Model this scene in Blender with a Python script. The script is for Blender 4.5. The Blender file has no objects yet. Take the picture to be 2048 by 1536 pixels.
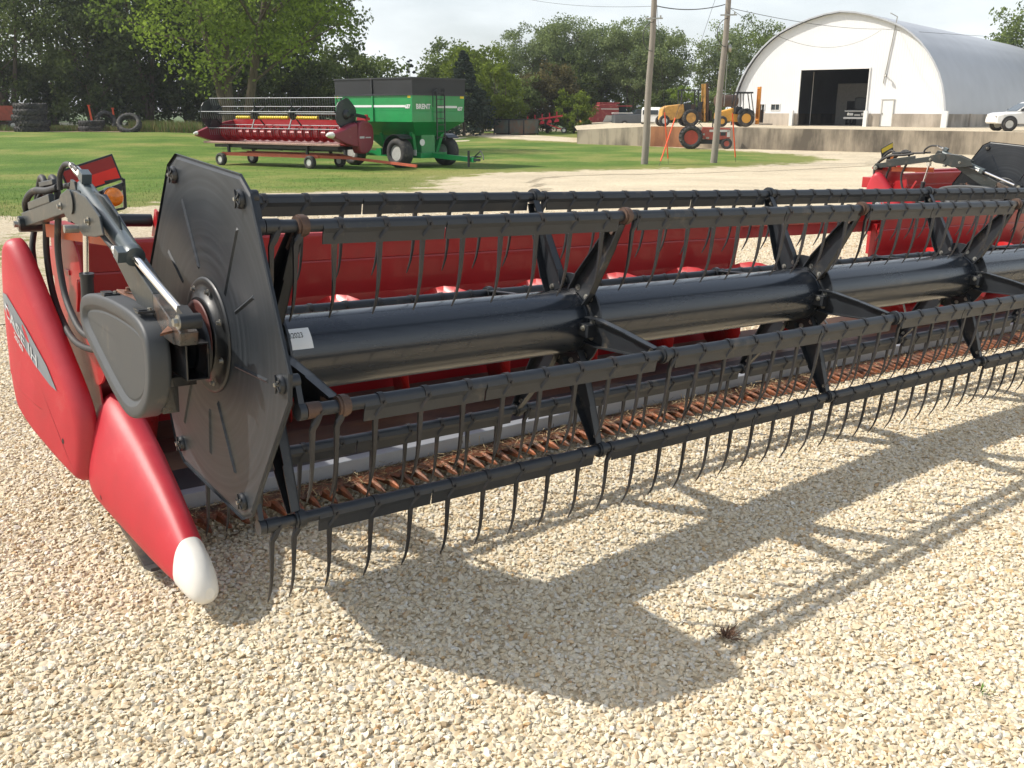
import bpy, math, random
import numpy as np
from mathutils import Vector, Matrix, Euler, noise as mnoise
random.seed(7)
sc = bpy.context.scene
COL = sc.collection
R = math.radians
PI = math.pi
# ------------------------------------------------------------------ camera
CP = Vector((-1.154, -2.804, 1.649))
RV = Vector((0.78898, -0.61439, 0.0040)).normalized()
FV = Vector((0.5916, 0.7580, -0.2744)).normalized()
UV = RV.cross(FV).normalized()
FV = UV.cross(RV).normalized()
FPX = 1900.0
cam = bpy.data.cameras.new('camera')
camo = bpy.data.objects.new('camera', cam)
COL.objects.link(camo)
camo.matrix_world = Matrix(((RV.x, UV.x, -FV.x, CP.x), (RV.y, UV.y, -FV.y, CP.y), (RV.z, UV.z, -FV.z, CP.z), (0, 0, 0, 1)))
cam.sensor_width = 36.0
cam.lens = 36.0 * FPX / 2048.0
cam.clip_start = 0.05
cam.clip_end = 4000
sc.camera = camo
# ------------------------------------------------------------------ light
TO_SUN = Vector((-0.745, 0.635, 1.0)).normalized()
sun_el = math.asin(TO_SUN.z)
sun_rot = math.atan2(TO_SUN.x, TO_SUN.y)
W = bpy.data.worlds.new('World')
sc.world = W
W.use_nodes = True
nt = W.node_tree
nt.nodes.clear()
wo = nt.nodes.new('ShaderNodeOutputWorld')
bg = nt.nodes.new('ShaderNodeBackground')
bg.inputs['Strength'].default_value = 0.124
sky = nt.nodes.new('ShaderNodeTexSky')
sky.sky_type = 'NISHITA'
sky.sun_disc = False
sky.sun_elevation = sun_el
sky.sun_rotation = sun_rot
sky.dust_density = 3.0
sky.air_density = 1.0
tc = nt.nodes.new('ShaderNodeTexCoord')
mp = nt.nodes.new('ShaderNodeMapping')
mp.inputs['Scale'].default_value = (1.0, 1.0, 3.2)
n1 = nt.nodes.new('ShaderNodeTexNoise')
n1.inputs['Scale'].default_value = 2.6
n1.inputs['Detail'].default_value = 6
n1.inputs['Roughness'].default_value = 0.55
rmp = nt.nodes.new('ShaderNodeMapRange')
rmp.inputs['From Min'].default_value = 0.30
rmp.inputs['From Max'].default_value = 0.60
rmp.inputs['To Min'].default_value = 0.36
rmp.inputs['To Max'].default_value = 0.97
mx = nt.nodes.new('ShaderNodeMix')
mx.data_type = 'RGBA'
mx.inputs[7].default_value = (6.9, 7.3, 7.5, 1)
nt.links.new(tc.outputs['Generated'], mp.inputs['Vector'])
nt.links.new(mp.outputs['Vector'], n1.inputs['Vector'])
nt.links.new(n1.outputs['Fac'], rmp.inputs['Value'])
sxyz = nt.nodes.new('ShaderNodeSeparateXYZ')
nt.links.new(tc.outputs['Generated'], sxyz.inputs[0])
hz = nt.nodes.new('ShaderNodeMapRange')      # thin bright haze low down, bluer sky overhead
hz.inputs['From Min'].default_value = 0.16
hz.inputs['From Max'].default_value = 0.62
hz.inputs['To Min'].default_value = 1.0
hz.inputs['To Max'].default_value = 0.30
nt.links.new(sxyz.outputs['Z'], hz.inputs['Value'])
mul = nt.nodes.new('ShaderNodeMath')
mul.operation = 'MULTIPLY'
nt.links.new(rmp.outputs['Result'], mul.inputs[0])
nt.links.new(hz.outputs['Result'], mul.inputs[1])
nt.links.new(mul.outputs[0], mx.inputs[0])
nt.links.new(sky.outputs['Color'], mx.inputs[6])
nt.links.new(mx.outputs[2], bg.inputs['Color'])
nt.links.new(bg.outputs['Background'], wo.inputs['Surface'])
sun = bpy.data.lights.new('sun', 'SUN')
sun.energy = 3.9
sun.angle = R(0.6)
sun.color = (1.0, 0.945, 0.86)
suno = bpy.data.objects.new('sun', sun)
COL.objects.link(suno)
suno.rotation_euler = (-TO_SUN).to_track_quat('-Z', 'Y').to_euler()
suno.location = (-20, 20, 30)
sc.view_settings.view_transform = 'Standard'
sc.view_settings.look = 'None'
sc.view_settings.exposure = 0.40
sc.view_settings.gamma = 1.0
sc.cycles.max_bounces = 6
sc.cycles.transparent_max_bounces = 8
sc.cycles.caustics_reflective = False
sc.cycles.caustics_refractive = False
sc.cycles.use_denoising = True

# ------------------------------------------------------------------ helpers
def prop(o, label=None, cat=None, group=None, kind=None):
    if label: o['label'] = label
    if cat: o['category'] = cat
    if group: o['group'] = group
    if kind: o['kind'] = kind
    return o

def empty(name, label, cat, loc=(0, 0, 0), rotz=0.0, group=None):
    o = bpy.data.objects.new(name, None)
    o.empty_display_size = 0.3
    COL.objects.link(o)
    o.location = loc
    o.rotation_euler = (0, 0, rotz)
    return prop(o, label, cat, group)

class MB:
    """collects shapes and links them as ONE mesh object"""
    def __init__(s):
        s.v = []; s.f = []; s.m = []; s.s = []
    def add(s, vs, fs, mi=0, sm=False):
        b = len(s.v)
        s.v.extend([tuple(v) for v in vs])
        for f in fs:
            s.f.append(tuple(b + i for i in f)); s.m.append(mi); s.s.append(sm)
        return s
    def box(s, c, d, rot=None, mi=0, taper=None):
        hx, hy, hz = d[0] / 2, d[1] / 2, d[2] / 2
        vs = []
        for z in (-1, 1):
            k = 1.0 if (taper is None or z < 0) else taper
            for x, y in ((-1, -1), (1, -1), (1, 1), (-1, 1)):
                vs.append(Vector((x * hx * k, y * hy * k, z * hz)))
        if rot is not None:
            m = rot if isinstance(rot, Matrix) else Euler(rot).to_matrix()
            vs = [m @ v for v in vs]
        c = Vector(c)
        return s.add([v + c for v in vs], [(3, 2, 1, 0), (4, 5, 6, 7), (0, 1, 5, 4), (1, 2, 6, 5), (2, 3, 7, 6), (3, 0, 4, 7)], mi)
    def beam(s, a, b, w, h, mi=0, up=(0, 0, 1)):
        a = Vector(a); b = Vector(b); d = (b - a)
        L = d.length; d.normalize()
        u = Vector(up)
        if abs(d.dot(u)) > .98: u = Vector((1, 0, 0))
        x = d.cross(u).normalized(); z = x.cross(d).normalized()
        m = Matrix((x, d, z)).transposed()
        return s.box((a + b) / 2, (w, L, h), m, mi)
    def ring(s, c, ax, r, n, r2=None, ph=0.0):
        ax = Vector(ax).normalized()
        t = Vector((0, 0, 1)) if abs(ax.z) < .9 else Vector((1, 0, 0))
        x = ax.cross(t).normalized(); y = ax.cross(x).normalized()
        r2 = r if r2 is None else r2
        return [Vector(c) + x * (r * math.cos(ph + 2 * PI * i / n)) + y * (r2 * math.sin(ph + 2 * PI * i / n)) for i in range(n)]
    def loft(s, rings, mi=0, sm=True, caps=True, closed=True):
        n = len(rings[0]); vs = [v for r in rings for v in r]; fs = []
        for k in range(len(rings) - 1):
            for i in range(n if closed else n - 1):
                j = (i + 1) % n
                fs.append((k * n + i, k * n + j, (k + 1) * n + j, (k + 1) * n + i))
        s.add(vs, fs, mi, sm)
        if caps:
            s.add(rings[0], [tuple(range(n - 1, -1, -1))], mi)
            s.add(rings[-1], [tuple(range(n))], mi)
        return s
    def cyl(s, a, b, r, r2=None, n=16, mi=0, sm=True, caps=True, ph=0.0):
        a = Vector(a); b = Vector(b); r2 = r if r2 is None else r2
        return s.loft([s.ring(a, b - a, r, n, ph=ph), s.ring(b, b - a, r2, n, ph=ph)], mi, sm, caps)
    def tube(s, pts, r, n=10, mi=0):
        pts = [Vector(p) for p in pts]
        rs = r if isinstance(r, (list, tuple)) else [r] * len(pts)
        rings = []
        prev = None
        for i, p in enumerate(pts):
            d = (pts[min(i + 1, len(pts) - 1)] - pts[max(i - 1, 0)]).normalized()
            if prev is None:
                t = Vector((0, 0, 1)) if abs(d.z) < .9 else Vector((1, 0, 0))
                x = d.cross(t).normalized()
            else:
                x = (prev - d * prev.dot(d)).normalized()
            prev = x
            y = d.cross(x).normalized()
            rings.append([p + x * (rs[i] * math.cos(2 * PI * k / n)) + y * (rs[i] * math.sin(2 * PI * k / n)) for k in range(n)])
        return s.loft(rings, mi)
    def lathe(s, c, ax, prof, n=24, mi=0, sm=True):
        """prof: (distance along the axis, radius)"""
        ax = Vector(ax).normalized()
        return s.loft([s.ring(Vector(c) + ax * h, ax, max(r, 1e-4), n) for h, r in prof], mi, sm, True)
    def plate(s, pts, ax, t, mi=0):
        """flat outline pts (3-D, planar) given thickness t along ax"""
        ax = Vector(ax).normalized() * t
        a = [Vector(p) for p in pts]; b = [p + ax for p in a]; n = len(a)
        s.add(a + b, [tuple(range(n - 1, -1, -1)), tuple(range(n, 2 * n))] + [(i, (i + 1) % n, n + (i + 1) % n, n + i) for i in range(n)], mi)
        return s
    def ball(s, c, r, n=10, mi=0, sz=1.0):
        c = Vector(c)
        return s.loft([s.ring(c + Vector((0, 0, r * sz * math.cos(PI * (k + .02) / (n + .04)))), (0, 0, 1), r * math.sin(PI * (k + .02) / (n + .04)), n * 2) for k in range(n + 1)], mi, True)
    def bolt(s, c, ax, r=.008, h=.008, mi=0):
        c = Vector(c); ax = Vector(ax).normalized()
        s.cyl(c, c + ax * h * .3, r * 1.7, n=14, mi=mi)
        return s.cyl(c + ax * h * .3, c + ax * h * 1.3, r, n=6, mi=mi, sm=False)
    def build(s, name, mats, parent=None, bevel=0.0, xf=None, fix=True):
        me = bpy.data.meshes.new(name)
        vs = s.v if xf is None else [tuple(xf @ Vector(v)) for v in s.v]
        me.from_pydata(vs, [], s.f)
        if not isinstance(mats, (list, tuple)): mats = [mats]
        for m in mats: me.materials.append(m)
        me.polygons.foreach_set('material_index', s.m)
        me.polygons.foreach_set('use_smooth', s.s)
        me.update()
        if fix:
            import bmesh
            bm = bmesh.new(); bm.from_mesh(me)
            bmesh.ops.recalc_face_normals(bm, faces=bm.faces)
            bm.to_mesh(me); bm.free()
        o = bpy.data.objects.new(name, me)
        COL.objects.link(o)
        if parent is not None: o.parent = parent
        if bevel:
            b = o.modifiers.new('bevel', 'BEVEL')
            b.width = bevel; b.segments = 2; b.limit_method = 'ANGLE'; b.angle_limit = R(40)
            b.harden_normals = False
        return o

def copy_tree(o, parent=None):
    c = o.copy(); COL.objects.link(c)
    if parent is not None: c.parent = parent
    for ch in list(o.children): copy_tree(ch, c)
    return c

# terrain and the picture's rays ------------------------------------
FH = Vector((0.615, 0.7885, 0)); RH = Vector((0.7885, -0.615, 0))
def ss(a, b, x):
    t = min(1, max(0, (x - a) / (b - a))); return t * t * (3 - 2 * t)
def terrain(x, y):
    p = Vector((x - CP.x, y - CP.y, 0)); d = p.dot(FH); r = p.dot(RH)
    z = -0.62 * ss(11, 40, d) - 0.16 * ss(2.5, 8.0, x) * (1 - ss(10, 30, d)) * ss(-3, 0, y + 2)
    z += 0.75 * ss(45, 74, d) * ss(-8, -28, r)
    z += 0.25 * ss(75, 95, d) * ss(-8, -2, r) * (1 - ss(12, 20, r))
    return z
def gxy(x, y): return Vector((x, y, terrain(x, y)))
def raydir(px, py): return (RV * ((px - 1024) / FPX) + UV * ((768 - py) / FPX) + FV)
def gnd(px, py):
    d = raydir(px, py); z = 0.0
    for _ in range(40):
        t = (z - CP.z) / d.z; p = CP + d * t; z = .5 * z + .5 * terrain(p.x, p.y)
    return gxy(p.x, p.y)
def at(px, py, dep):
    """point seen at pixel px,py at horizontal depth dep"""
    d = raydir(px, py); return CP + d * (dep / d.dot(FH))
def spot(px, dep):
    """ground point seen in column px (near the skyline) at horizontal depth dep"""
    p = at(px, 240, dep); return gxy(p.x, p.y)
YAW = math.atan2(RH.y, RH.x)   # local +X of a yaw-0 background thing = camera right

# ------------------------------------------------------------------ materials
def node_mat(name):
    m = bpy.data.materials.new(name); m.use_nodes = True
    t = m.node_tree; b = t.nodes.get('Principled BSDF')
    return m, t, b
def mat(name, col, rough=.5, metal=0.0, var=.12, vs=6.0, bump=0.0, bs=120.0, dirt=None, ds=3.0, coat=0.0, spec=.5, rvar=.1, sc3=None):
    m, t, b = node_mat(name)
    N = t.nodes.new; L = t.links.new
    tcn = N('ShaderNodeTexCoord'); vec = tcn.outputs['Object']
    if sc3:
        mpn = N('ShaderNodeMapping'); mpn.inputs['Scale'].default_value = sc3
        L(vec, mpn.inputs['Vector']); vec = mpn.outputs['Vector']
    nz = N('ShaderNodeTexNoise'); nz.inputs['Scale'].default_value = vs; nz.inputs['Detail'].default_value = 6; nz.inputs['Roughness'].default_value = .65
    L(vec, nz.inputs['Vector'])
    mr = N('ShaderNodeMapRange'); mr.inputs['To Min'].default_value = 1 - var; mr.inputs['To Max'].default_value = 1 + var
    mr.inputs['From Min'].default_value = .3; mr.inputs['From Max'].default_value = .7
    L(nz.outputs['Fac'], mr.inputs['Value'])
    vm = N('ShaderNodeVectorMath'); vm.operation = 'SCALE'; vm.inputs[0].default_value = col[:3]
    L(mr.outputs['Result'], vm.inputs['Scale'])
    out = vm.outputs['Vector']
    if dirt:
        amt, dc = dirt
        n2 = N('ShaderNodeTexNoise'); n2.inputs['Scale'].default_value = ds; n2.inputs['Detail'].default_value = 9; n2.inputs['Roughness'].default_value = .7
        L(vec, n2.inputs['Vector'])
        m2 = N('ShaderNodeMapRange'); m2.inputs['From Min'].default_value = .62 - amt * .35; m2.inputs['From Max'].default_value = .78 - amt * .2
        m2.inputs['To Max'].default_value = min(1, .35 + amt)
        L(n2.outputs['Fac'], m2.inputs['Value'])
        mxn = N('ShaderNodeMix'); mxn.data_type = 'RGBA'
        L(m2.outputs['Result'], mxn.inputs[0]); L(out, mxn.inputs[6]); mxn.inputs[7].default_value = (*dc, 1)
        out = mxn.outputs[2]
    L(out, b.inputs['Base Color'])
    mr3 = N('ShaderNodeMapRange'); mr3.inputs['To Min'].default_value = max(0.02, rough - rvar); mr3.inputs['To Max'].default_value = min(1, rough + rvar)
    L(nz.outputs['Fac'], mr3.inputs['Value']); L(mr3.outputs['Result'], b.inputs['Roughness'])
    b.inputs['Metallic'].default_value = metal
    b.inputs['Coat Weight'].default_value = coat
    b.inputs['Specular IOR Level'].default_value = spec
    if bump:
        n3 = N('ShaderNodeTexNoise'); n3.inputs['Scale'].default_value = bs; n3.inputs['Detail'].default_value = 3
        L(vec, n3.inputs['Vector'])
        bp = N('ShaderNodeBump'); bp.inputs['Strength'].default_value = bump; bp.inputs['Distance'].default_value = .01
        L(n3.outputs['Fac'], bp.inputs['Height']); L(bp.outputs['Normal'], b.inputs['Normal'])
    return m
DUST = (.30, .24, .16)
RUST = (.20, .075, .03)
M = {}
M['black'] = mat('black_paint', (.015, .018, .022), .42, .0, .2, 9, .03, 150, (.10, DUST), 6, .15)
M['tube'] = mat('drum_paint', (.012, .016, .023), .27, .0, .2, 3, .02, 40, (.12, DUST), 2.2, .3, .6, .08, (.25, 1, 1))
M['bat'] = mat('bat_plastic', (.017, .021, .027), .44, .0, .2, 7, .04, 160, (.04, DUST), 5, .1)
M['tine'] = mat('tine_plastic', (.022, .022, .024), .5, .0, .25, 12, .05, 200, (.15, (.12, .07, .045)), 9, 0)
M['red'] = mat('red_plastic', (.43, .016, .028), .46, .0, .12, 5, .14, 520, (.14, (.42, .10, .09)), 5, .0, .6, .10)
M['red_metal'] = mat('red_paint', (.36, .012, .016), .38, .0, .14, 3, .03, 60, (.10, (.10, .02, .02)), 3, .2)
M['red_dull'] = mat('dull_red_paint', (.26, .03, .03), .6, .0, .25, 2, .05, 40, (.3, DUST), 2, 0)
M['grey'] = mat('grey_plastic', (.046, .051, .055), .5, .0, .08, 4, .06, 350, (.06, DUST), 5, 0)
M['rust'] = mat('rusty_steel', (.10, .062, .045), .6, .3, .35, 14, .2, 120, (.4, (.09, .05, .035)), 9, 0)
M['guard'] = mat('rusty_guard', (.27, .088, .032), .55, .3, .5, 30, .25, 200, (.7, (.06, .04, .03)), 12, 0)
M['chrome'] = mat('chrome_rod', (.80, .80, .80), .12, 1.0, .03, 5)
M['zinc'] = mat('zinc_bolt', (.38, .37, .33), .38, .9, .2, 30, .05, 100, (.2, (.2, .15, .08)), 20)
M['rubber'] = mat('rubber', (.030, .030, .030), .62, .0, .2, 12, .08, 90, (.2, DUST), 6)
M['tyre'] = mat('tyre_rubber', (.035, .034, .033), .8, .0, .25, 4, .2, 40, (.35, (.16, .14, .11)), 3)
M['white'] = mat('white_plastic', (.74, .72, .66), .42, .0, .05, 8, .04, 300, (.05, (.5, .42, .3)), 8)
M['strip'] = mat('painted_grey_strip', (.29, .305, .325), .5, .1, .12, 5, .06, 120, (.18, (.16, .13, .10)), 6, 0, .5, .1, (.4, 1, 1))
M['floor'] = mat('worn_floor_sheet', (.17, .10, .06), .5, .4, .4, 2, .05, 60, (.5, (.05, .05, .055)), 1.6, 0, .5, .1, (.5, 2, 2))
M['belt'] = mat('dark_floor_rubber', (.035, .035, .036), .55, .0, .2, 6, .05, 80, (.25, DUST), 4)
M['orange_red'] = mat('reflector_red', (.75, .02, .01), .35, .0, .05, 20, .02, 300)
M['dark_red'] = mat('dark_reflector_red', (.28, .012, .012), .35, .0, .05, 20, .02, 300)
M['amber'] = mat('amber_lens', (.80, .22, .01), .15, .0, .2, 40, .5, 60, None, 3, .5)
M['orange'] = mat('orange_paint', (.55, .12, .04), .5, .0, .15, 6, .05, 60, (.15, DUST), 4)
M['label'] = mat('white_label', (.72, .73, .72), .5, .0, .04, 20)
M['ink'] = mat('black_ink', (.02, .02, .02), .5)
M['bat_silver'] = mat('worn_bat_metal', (.24, .25, .26), .45, .4, .15, 20)
M['silver'] = mat('silver_decal', (.50, .52, .54), .4, .3, .05, 20)
M['straw'] = mat('dry_straw', (.42, .33, .18), .8, .0, .4, 60)
M['straw_dark'] = mat('dark_debris', (.10, .075, .05), .9, .0, .4, 60)
M['green'] = mat('green_paint', (.010, .26, .070), .35, .0, .12, 2, .02, 30, (.08, (.06, .09, .04)), 2, .3)
M['tarp'] = mat('black_extension', (.012, .014, .017), .5, .0, .2, 1.5, .03, 10, (.02, (.05, .05, .05)), 1.5)
M['yellow'] = mat('yellow_paint', (.70, .34, .045), .45, .0, .15, 3, .03, 30, (.22, (.20, .10, .05)), 3)
M['yellow_dirty'] = mat('weathered_yellow', (.62, .33, .08), .6, .0, .2, 3, .05, 30, (.42, (.22, .11, .06)), 2.5)
M['yellow_decal'] = mat('yellow_sticker', (.80, .60, .03), .5)
M['faded_red'] = mat('faded_red_paint', (.36, .075, .05), .6, .0, .2, 4, .05, 30, (.35, (.14, .07, .05)), 3)
M['glass'] = mat('dark_glass', (.02, .03, .035), .08, .0, .1, 3, 0, 10, None, 3, .5)
M['rim'] = mat('rim_white', (.55, .55, .52), .45, .2, .1, 6, .03, 50, (.25, DUST), 4)
M['white_paint'] = mat('white_vehicle_paint', (.72, .72, .70), .35, .0, .04, 3, 0, 10, (.05, DUST), 3, .4)
M['wood'] = mat('weathered_pole_wood', (.27, .24, .205), .85, .0, .3, 3, .5, 30, (.3, (.10, .08, .065)), 3, 0, .3, .05, (12, 12, .8))
M['wire'] = mat('wire_black', (.05, .05, .05), .6)
M['guy'] = mat('orange_guy_guard', (.80, .10, .03), .6)
M['tan_wood'] = mat('tan_board', (.48, .26, .11), .6, .0, .2, 4, .05, 40, None, 3, 0, .5, .1, (.5, 4, 4))
# ------------------------------------------------------------------ ground
def gravel_nodes(t, scale_big=1.0):
    """returns colour socket and height socket of the crushed-limestone ground"""
    N = t.nodes.new; L = t.links.new
    tcn = N('ShaderNodeTexCoord'); v = tcn.outputs['Object']
    vo = N('ShaderNodeTexVoronoi'); vo.inputs['Scale'].default_value = 42; vo.inputs['Randomness'].default_value = 1
    L(v, vo.inputs['Vector'])
    cr = N('ShaderNodeValToRGB'); e = cr.color_ramp
    e.elements[0].position = 0; e.elements[0].color = (.38, .30, .19, 1)
    e.elements[1].position = 1; e.elements[1].color = (.68, .61, .47, 1)
    a = e.elements.new(.35); a.color = (.54, .45, .31, 1)
    a = e.elements.new(.7); a.color = (.60, .525, .385, 1)
    sp = N('ShaderNodeSeparateColor'); L(vo.outputs['Color'], sp.inputs[0]); L(sp.outputs[0], cr.inputs[0])
    n = N('ShaderNodeTexNoise'); n.inputs['Scale'].default_value = .35; n.inputs['Detail'].default_value = 8; n.inputs['Roughness'].default_value = .6
    L(v, n.inputs['Vector'])
    mr = N('ShaderNodeMapRange'); mr.inputs['From Min'].default_value = .35; mr.inputs['From Max'].default_value = .65; mr.inputs['To Min'].default_value = .86; mr.inputs['To Max'].default_value = 1.08
    L(n.outputs['Fac'], mr.inputs['Value'])
    vm = N('ShaderNodeVectorMath'); vm.operation = 'SCALE'; L(cr.outputs[0], vm.inputs[0]); L(mr.outputs[0], vm.inputs['Scale'])
    # weedy, trodden patches
    n2 = N('ShaderNodeTexNoise'); n2.inputs['Scale'].default_value = .9; n2.inputs['Detail'].default_value = 10; n2.inputs['Roughness'].default_value = .75
    L(v, n2.inputs['Vector'])
    m2 = N('ShaderNodeMapRange'); m2.inputs['From Min'].default_value = .62; m2.inputs['From Max'].default_value = .74; m2.inputs['To Max'].default_value = .55
    L(n2.outputs['Fac'], m2.inputs['Value'])
    mxn = N('ShaderNodeMix'); mxn.data_type = 'RGBA'; L(m2.outputs[0], mxn.inputs[0]); L(vm.outputs[0], mxn.inputs[6]); mxn.inputs[7].default_value = (.25, .22, .11, 1)
    h = N('ShaderNodeMath'); h.operation = 'SUBTRACT'; h.inputs[0].default_value = 1; L(vo.outputs['Distance'], h.inputs[1])
    return mxn.outputs[2], h.outputs[0]
gm, t, b = node_mat('gravel_ground')
c_, h_ = gravel_nodes(t)
t.links.new(c_, b.inputs['Base Color']); b.inputs['Roughness'].default_value = .95; b.inputs['Specular IOR Level'].default_value = .2
bp = t.nodes.new('ShaderNodeBump'); bp.inputs['Strength'].default_value = .9; bp.inputs['Distance'].default_value = .012
t.links.new(h_, bp.inputs['Height']); t.links.new(bp.outputs[0], b.inputs['Normal'])
def polar(r0, r1, nr, na, zoff, keep=None, a0=-PI, a1=PI):
    vs = []; fs = []
    rs = [r0 * (r1 / r0) ** (i / nr) for i in range(nr + 1)]
    for r in rs:
        for k in range(na + 1):
            a = a0 + (a1 - a0) * k / na
            x, y = CP.x + r * math.cos(a), CP.y + r * math.sin(a)
            vs.append((x, y, terrain(x, y) + zoff))
    for i in range(nr):
        for k in range(na):
            q = i * (na + 1) + k
            f = (q, q + 1, q + na + 2, q + na + 1)
            if keep is None or keep(f, vs): fs.append(f)
    return vs, fs
def link_mesh(name, vs, fs, mt, kind=None, smooth=True):
    me = bpy.data.meshes.new(name); me.from_pydata(vs, [], fs); me.materials.append(mt)
    me.polygons.foreach_set('use_smooth', [smooth] * len(fs)); me.update()
    o = bpy.data.objects.new(name, me); COL.objects.link(o)
    if kind: o['kind'] = kind
    return o
vs, fs = polar(.35, 2500, 120, 120, 0)
vs.append((CP.x, CP.y, 0)); c0 = len(vs) - 1
fs += [(k + 1, k, c0) for k in range(120)]
fs = [tuple(reversed(f)) for f in fs]
link_mesh('ground', vs, fs, gm, 'structure')

# lawns (laid a little proud of the gravel) ---------------------------
def sdist(p, poly):
    ins = False; dm = 1e9; n = len(poly)
    for i in range(n):
        ax, ay = poly[i]; bx, by = poly[(i + 1) % n]
        if (ay > p[1]) != (by > p[1]) and p[0] < (bx - ax) * (p[1] - ay) / (by - ay) + ax: ins = not ins
        ex, ey = bx - ax, by - ay; tt = max(0, min(1, ((p[0] - ax) * ex + (p[1] - ay) * ey) / (ex * ex + ey * ey + 1e-9)))
        d = math.hypot(p[0] - ax - ex * tt, p[1] - ay - ey * tt); dm = min(dm, d)
    return dm if ins else -dm
def lawn_mat():
    m, t, b = node_mat('mown_lawn'); N = t.nodes.new; L = t.links.new
    tcn = N('ShaderNodeTexCoord'); v = tcn.outputs['Object']
    def noise(s, d=6, r=.6, vec=None):
        n = N('ShaderNodeTexNoise'); n.inputs['Scale'].default_value = s; n.inputs['Detail'].default_value = d; n.inputs['Roughness'].default_value = r; L(vec or v, n.inputs['Vector']); return n.outputs['Fac']
    cr = N('ShaderNodeValToRGB'); e = cr.color_ramp
    e.elements[0].position = .38; e.elements[0].color = (.070, .135, .020, 1)
    e.elements[1].position = .62; e.elements[1].color = (.22, .225, .065, 1)
    a = e.elements.new(.5); a.color = (.115, .18, .032, 1)
    L(noise(.16, 7, .62), cr.inputs[0])
    f = noise(9, 8, .8); mr = N('ShaderNodeMapRange'); mr.inputs['From Min'].default_value = .3; mr.inputs['From Max'].default_value = .7; mr.inputs['To Min'].default_value = .50; mr.inputs['To Max'].default_value = 1.5; L(f, mr.inputs['Value'])
    vm = N('ShaderNodeVectorMath'); vm.operation = 'SCALE'; L(cr.outputs[0], vm.inputs[0]); L(mr.outputs[0], vm.inputs['Scale'])
    # dry fringe then gravel at the rim
    at_ = N('ShaderNodeAttribute'); at_.attribute_name = 'rim'
    ns = noise(1.1, 9, .75); m1 = N('ShaderNodeMath'); m1.operation = 'SUBTRACT'; L(ns, m1.inputs[0]); m1.inputs[1].default_value = .5
    m2 = N('ShaderNodeMath'); m2.operation = 'MULTIPLY'; L(m1.outputs[0], m2.inputs[0]); m2.inputs[1].default_value = 7.0
    m3 = N('ShaderNodeMath'); L(at_.outputs['Fac'], m3.inputs[0]); L(m2.outputs[0], m3.inputs[1])
    dr = N('ShaderNodeMapRange'); dr.inputs['From Min'].default_value = .3; dr.inputs['From Max'].default_value = 3.2; dr.inputs['To Min'].default_value = .85; dr.inputs['To Max'].default_value = 0; L(m3.outputs[0], dr.inputs['Value'])
    mx1 = N('ShaderNodeMix'); mx1.data_type = 'RGBA'; L(dr.outputs[0], mx1.inputs[0]); L(vm.outputs[0], mx1.inputs[6]); mx1.inputs[7].default_value = (.22, .22, .07, 1)
    gc, gh = gravel_nodes(t)
    ed = N('ShaderNodeMapRange'); ed.inputs['From Min'].default_value = -.25; ed.inputs['From Max'].default_value = .35; L(m3.outputs[0], ed.inputs['Value'])
    mx2 = N('ShaderNodeMix'); mx2.data_type = 'RGBA'; L(ed.outputs[0], mx2.inputs[0]); L(gc, mx2.inputs[6]); L(mx1.outputs[2], mx2.inputs[7])
    L(mx2.outputs[2], b.inputs['Base Color']); b.inputs['Roughness'].default_value = .9; b.inputs['Specular IOR Level'].default_value = .15
    bp = N('ShaderNodeBump'); bp.inputs['Strength'].default_value = .8; bp.inputs['Distance'].default_value = .04; L(noise(22, 8, .85), bp.inputs['Height']); L(bp.outputs[0], b.inputs['Normal'])
    return m
M['lawn'] = lawn_mat()
M['blade'] = mat('grass_blade', (.085, .17, .02), .8, .0, .35, .8)
M['blade_dry'] = mat('dry_grass_blade', (.30, .22, .09), .85, .0, .35, .8)
def lawn(name, poly, step=.7, rmax=1e9):
    xs = [p[0] for p in poly]; ys = [p[1] for p in poly]; pad = 3.0
    x0, x1, y0, y1 = min(xs) - pad, max(xs) + pad, min(ys) - pad, max(ys) + pad
    nx, ny = int((x1 - x0) / step) + 1, int((y1 - y0) / step) + 1
    idx = {}; vs = []; rim = []
    def vid(i, j):
        if (i, j) not in idx:
            x, y = x0 + i * step, y0 + j * step; idx[(i, j)] = len(vs); vs.append((x, y, terrain(x, y) + .012)); rim.append(sdist((x, y), poly))
        return idx[(i, j)]
    fs = []
    for i in range(nx):
        for j in range(ny):
            q = (vid(i, j), vid(i + 1, j), vid(i + 1, j + 1), vid(i, j + 1))
            if max(rim[k] for k in q) > -2.6: fs.append(q)
    o = link_mesh(name, vs, fs, M['lawn'], 'structure')
    a = o.data.attributes.new('rim', 'FLOAT', 'POINT'); a.data.foreach_set('value', rim)
    return o
def gp(*pts): return [tuple(gnd(*p)[:2]) for p in pts]
def gd(px, dep): p = spot(px, dep); return (p.x, p.y)
main_poly = gp((-420, 440), (0, 446), (120, 436), (330, 412), (510, 388), (860, 381), (890, 357), (1020, 345), (1300, 339), (1500, 333), (1620, 326), (1664, 320), (1600, 310), (1480, 302), (1160, 285), (1000, 277), (900, 272)) + [gd(700, 74), gd(300, 76), gd(-100, 76), gd(-600, 72)]
lawn('lawn', main_poly, .6)
lawn('far_lawn', gp((910, 268), (1150, 276)) + [gd(1160, 86), gd(1200, 112), gd(800, 112)], 1.0)
lawn('verge', gp((-260, 470), (6, 478), (10, 548), (-260, 560)), .25)
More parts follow.
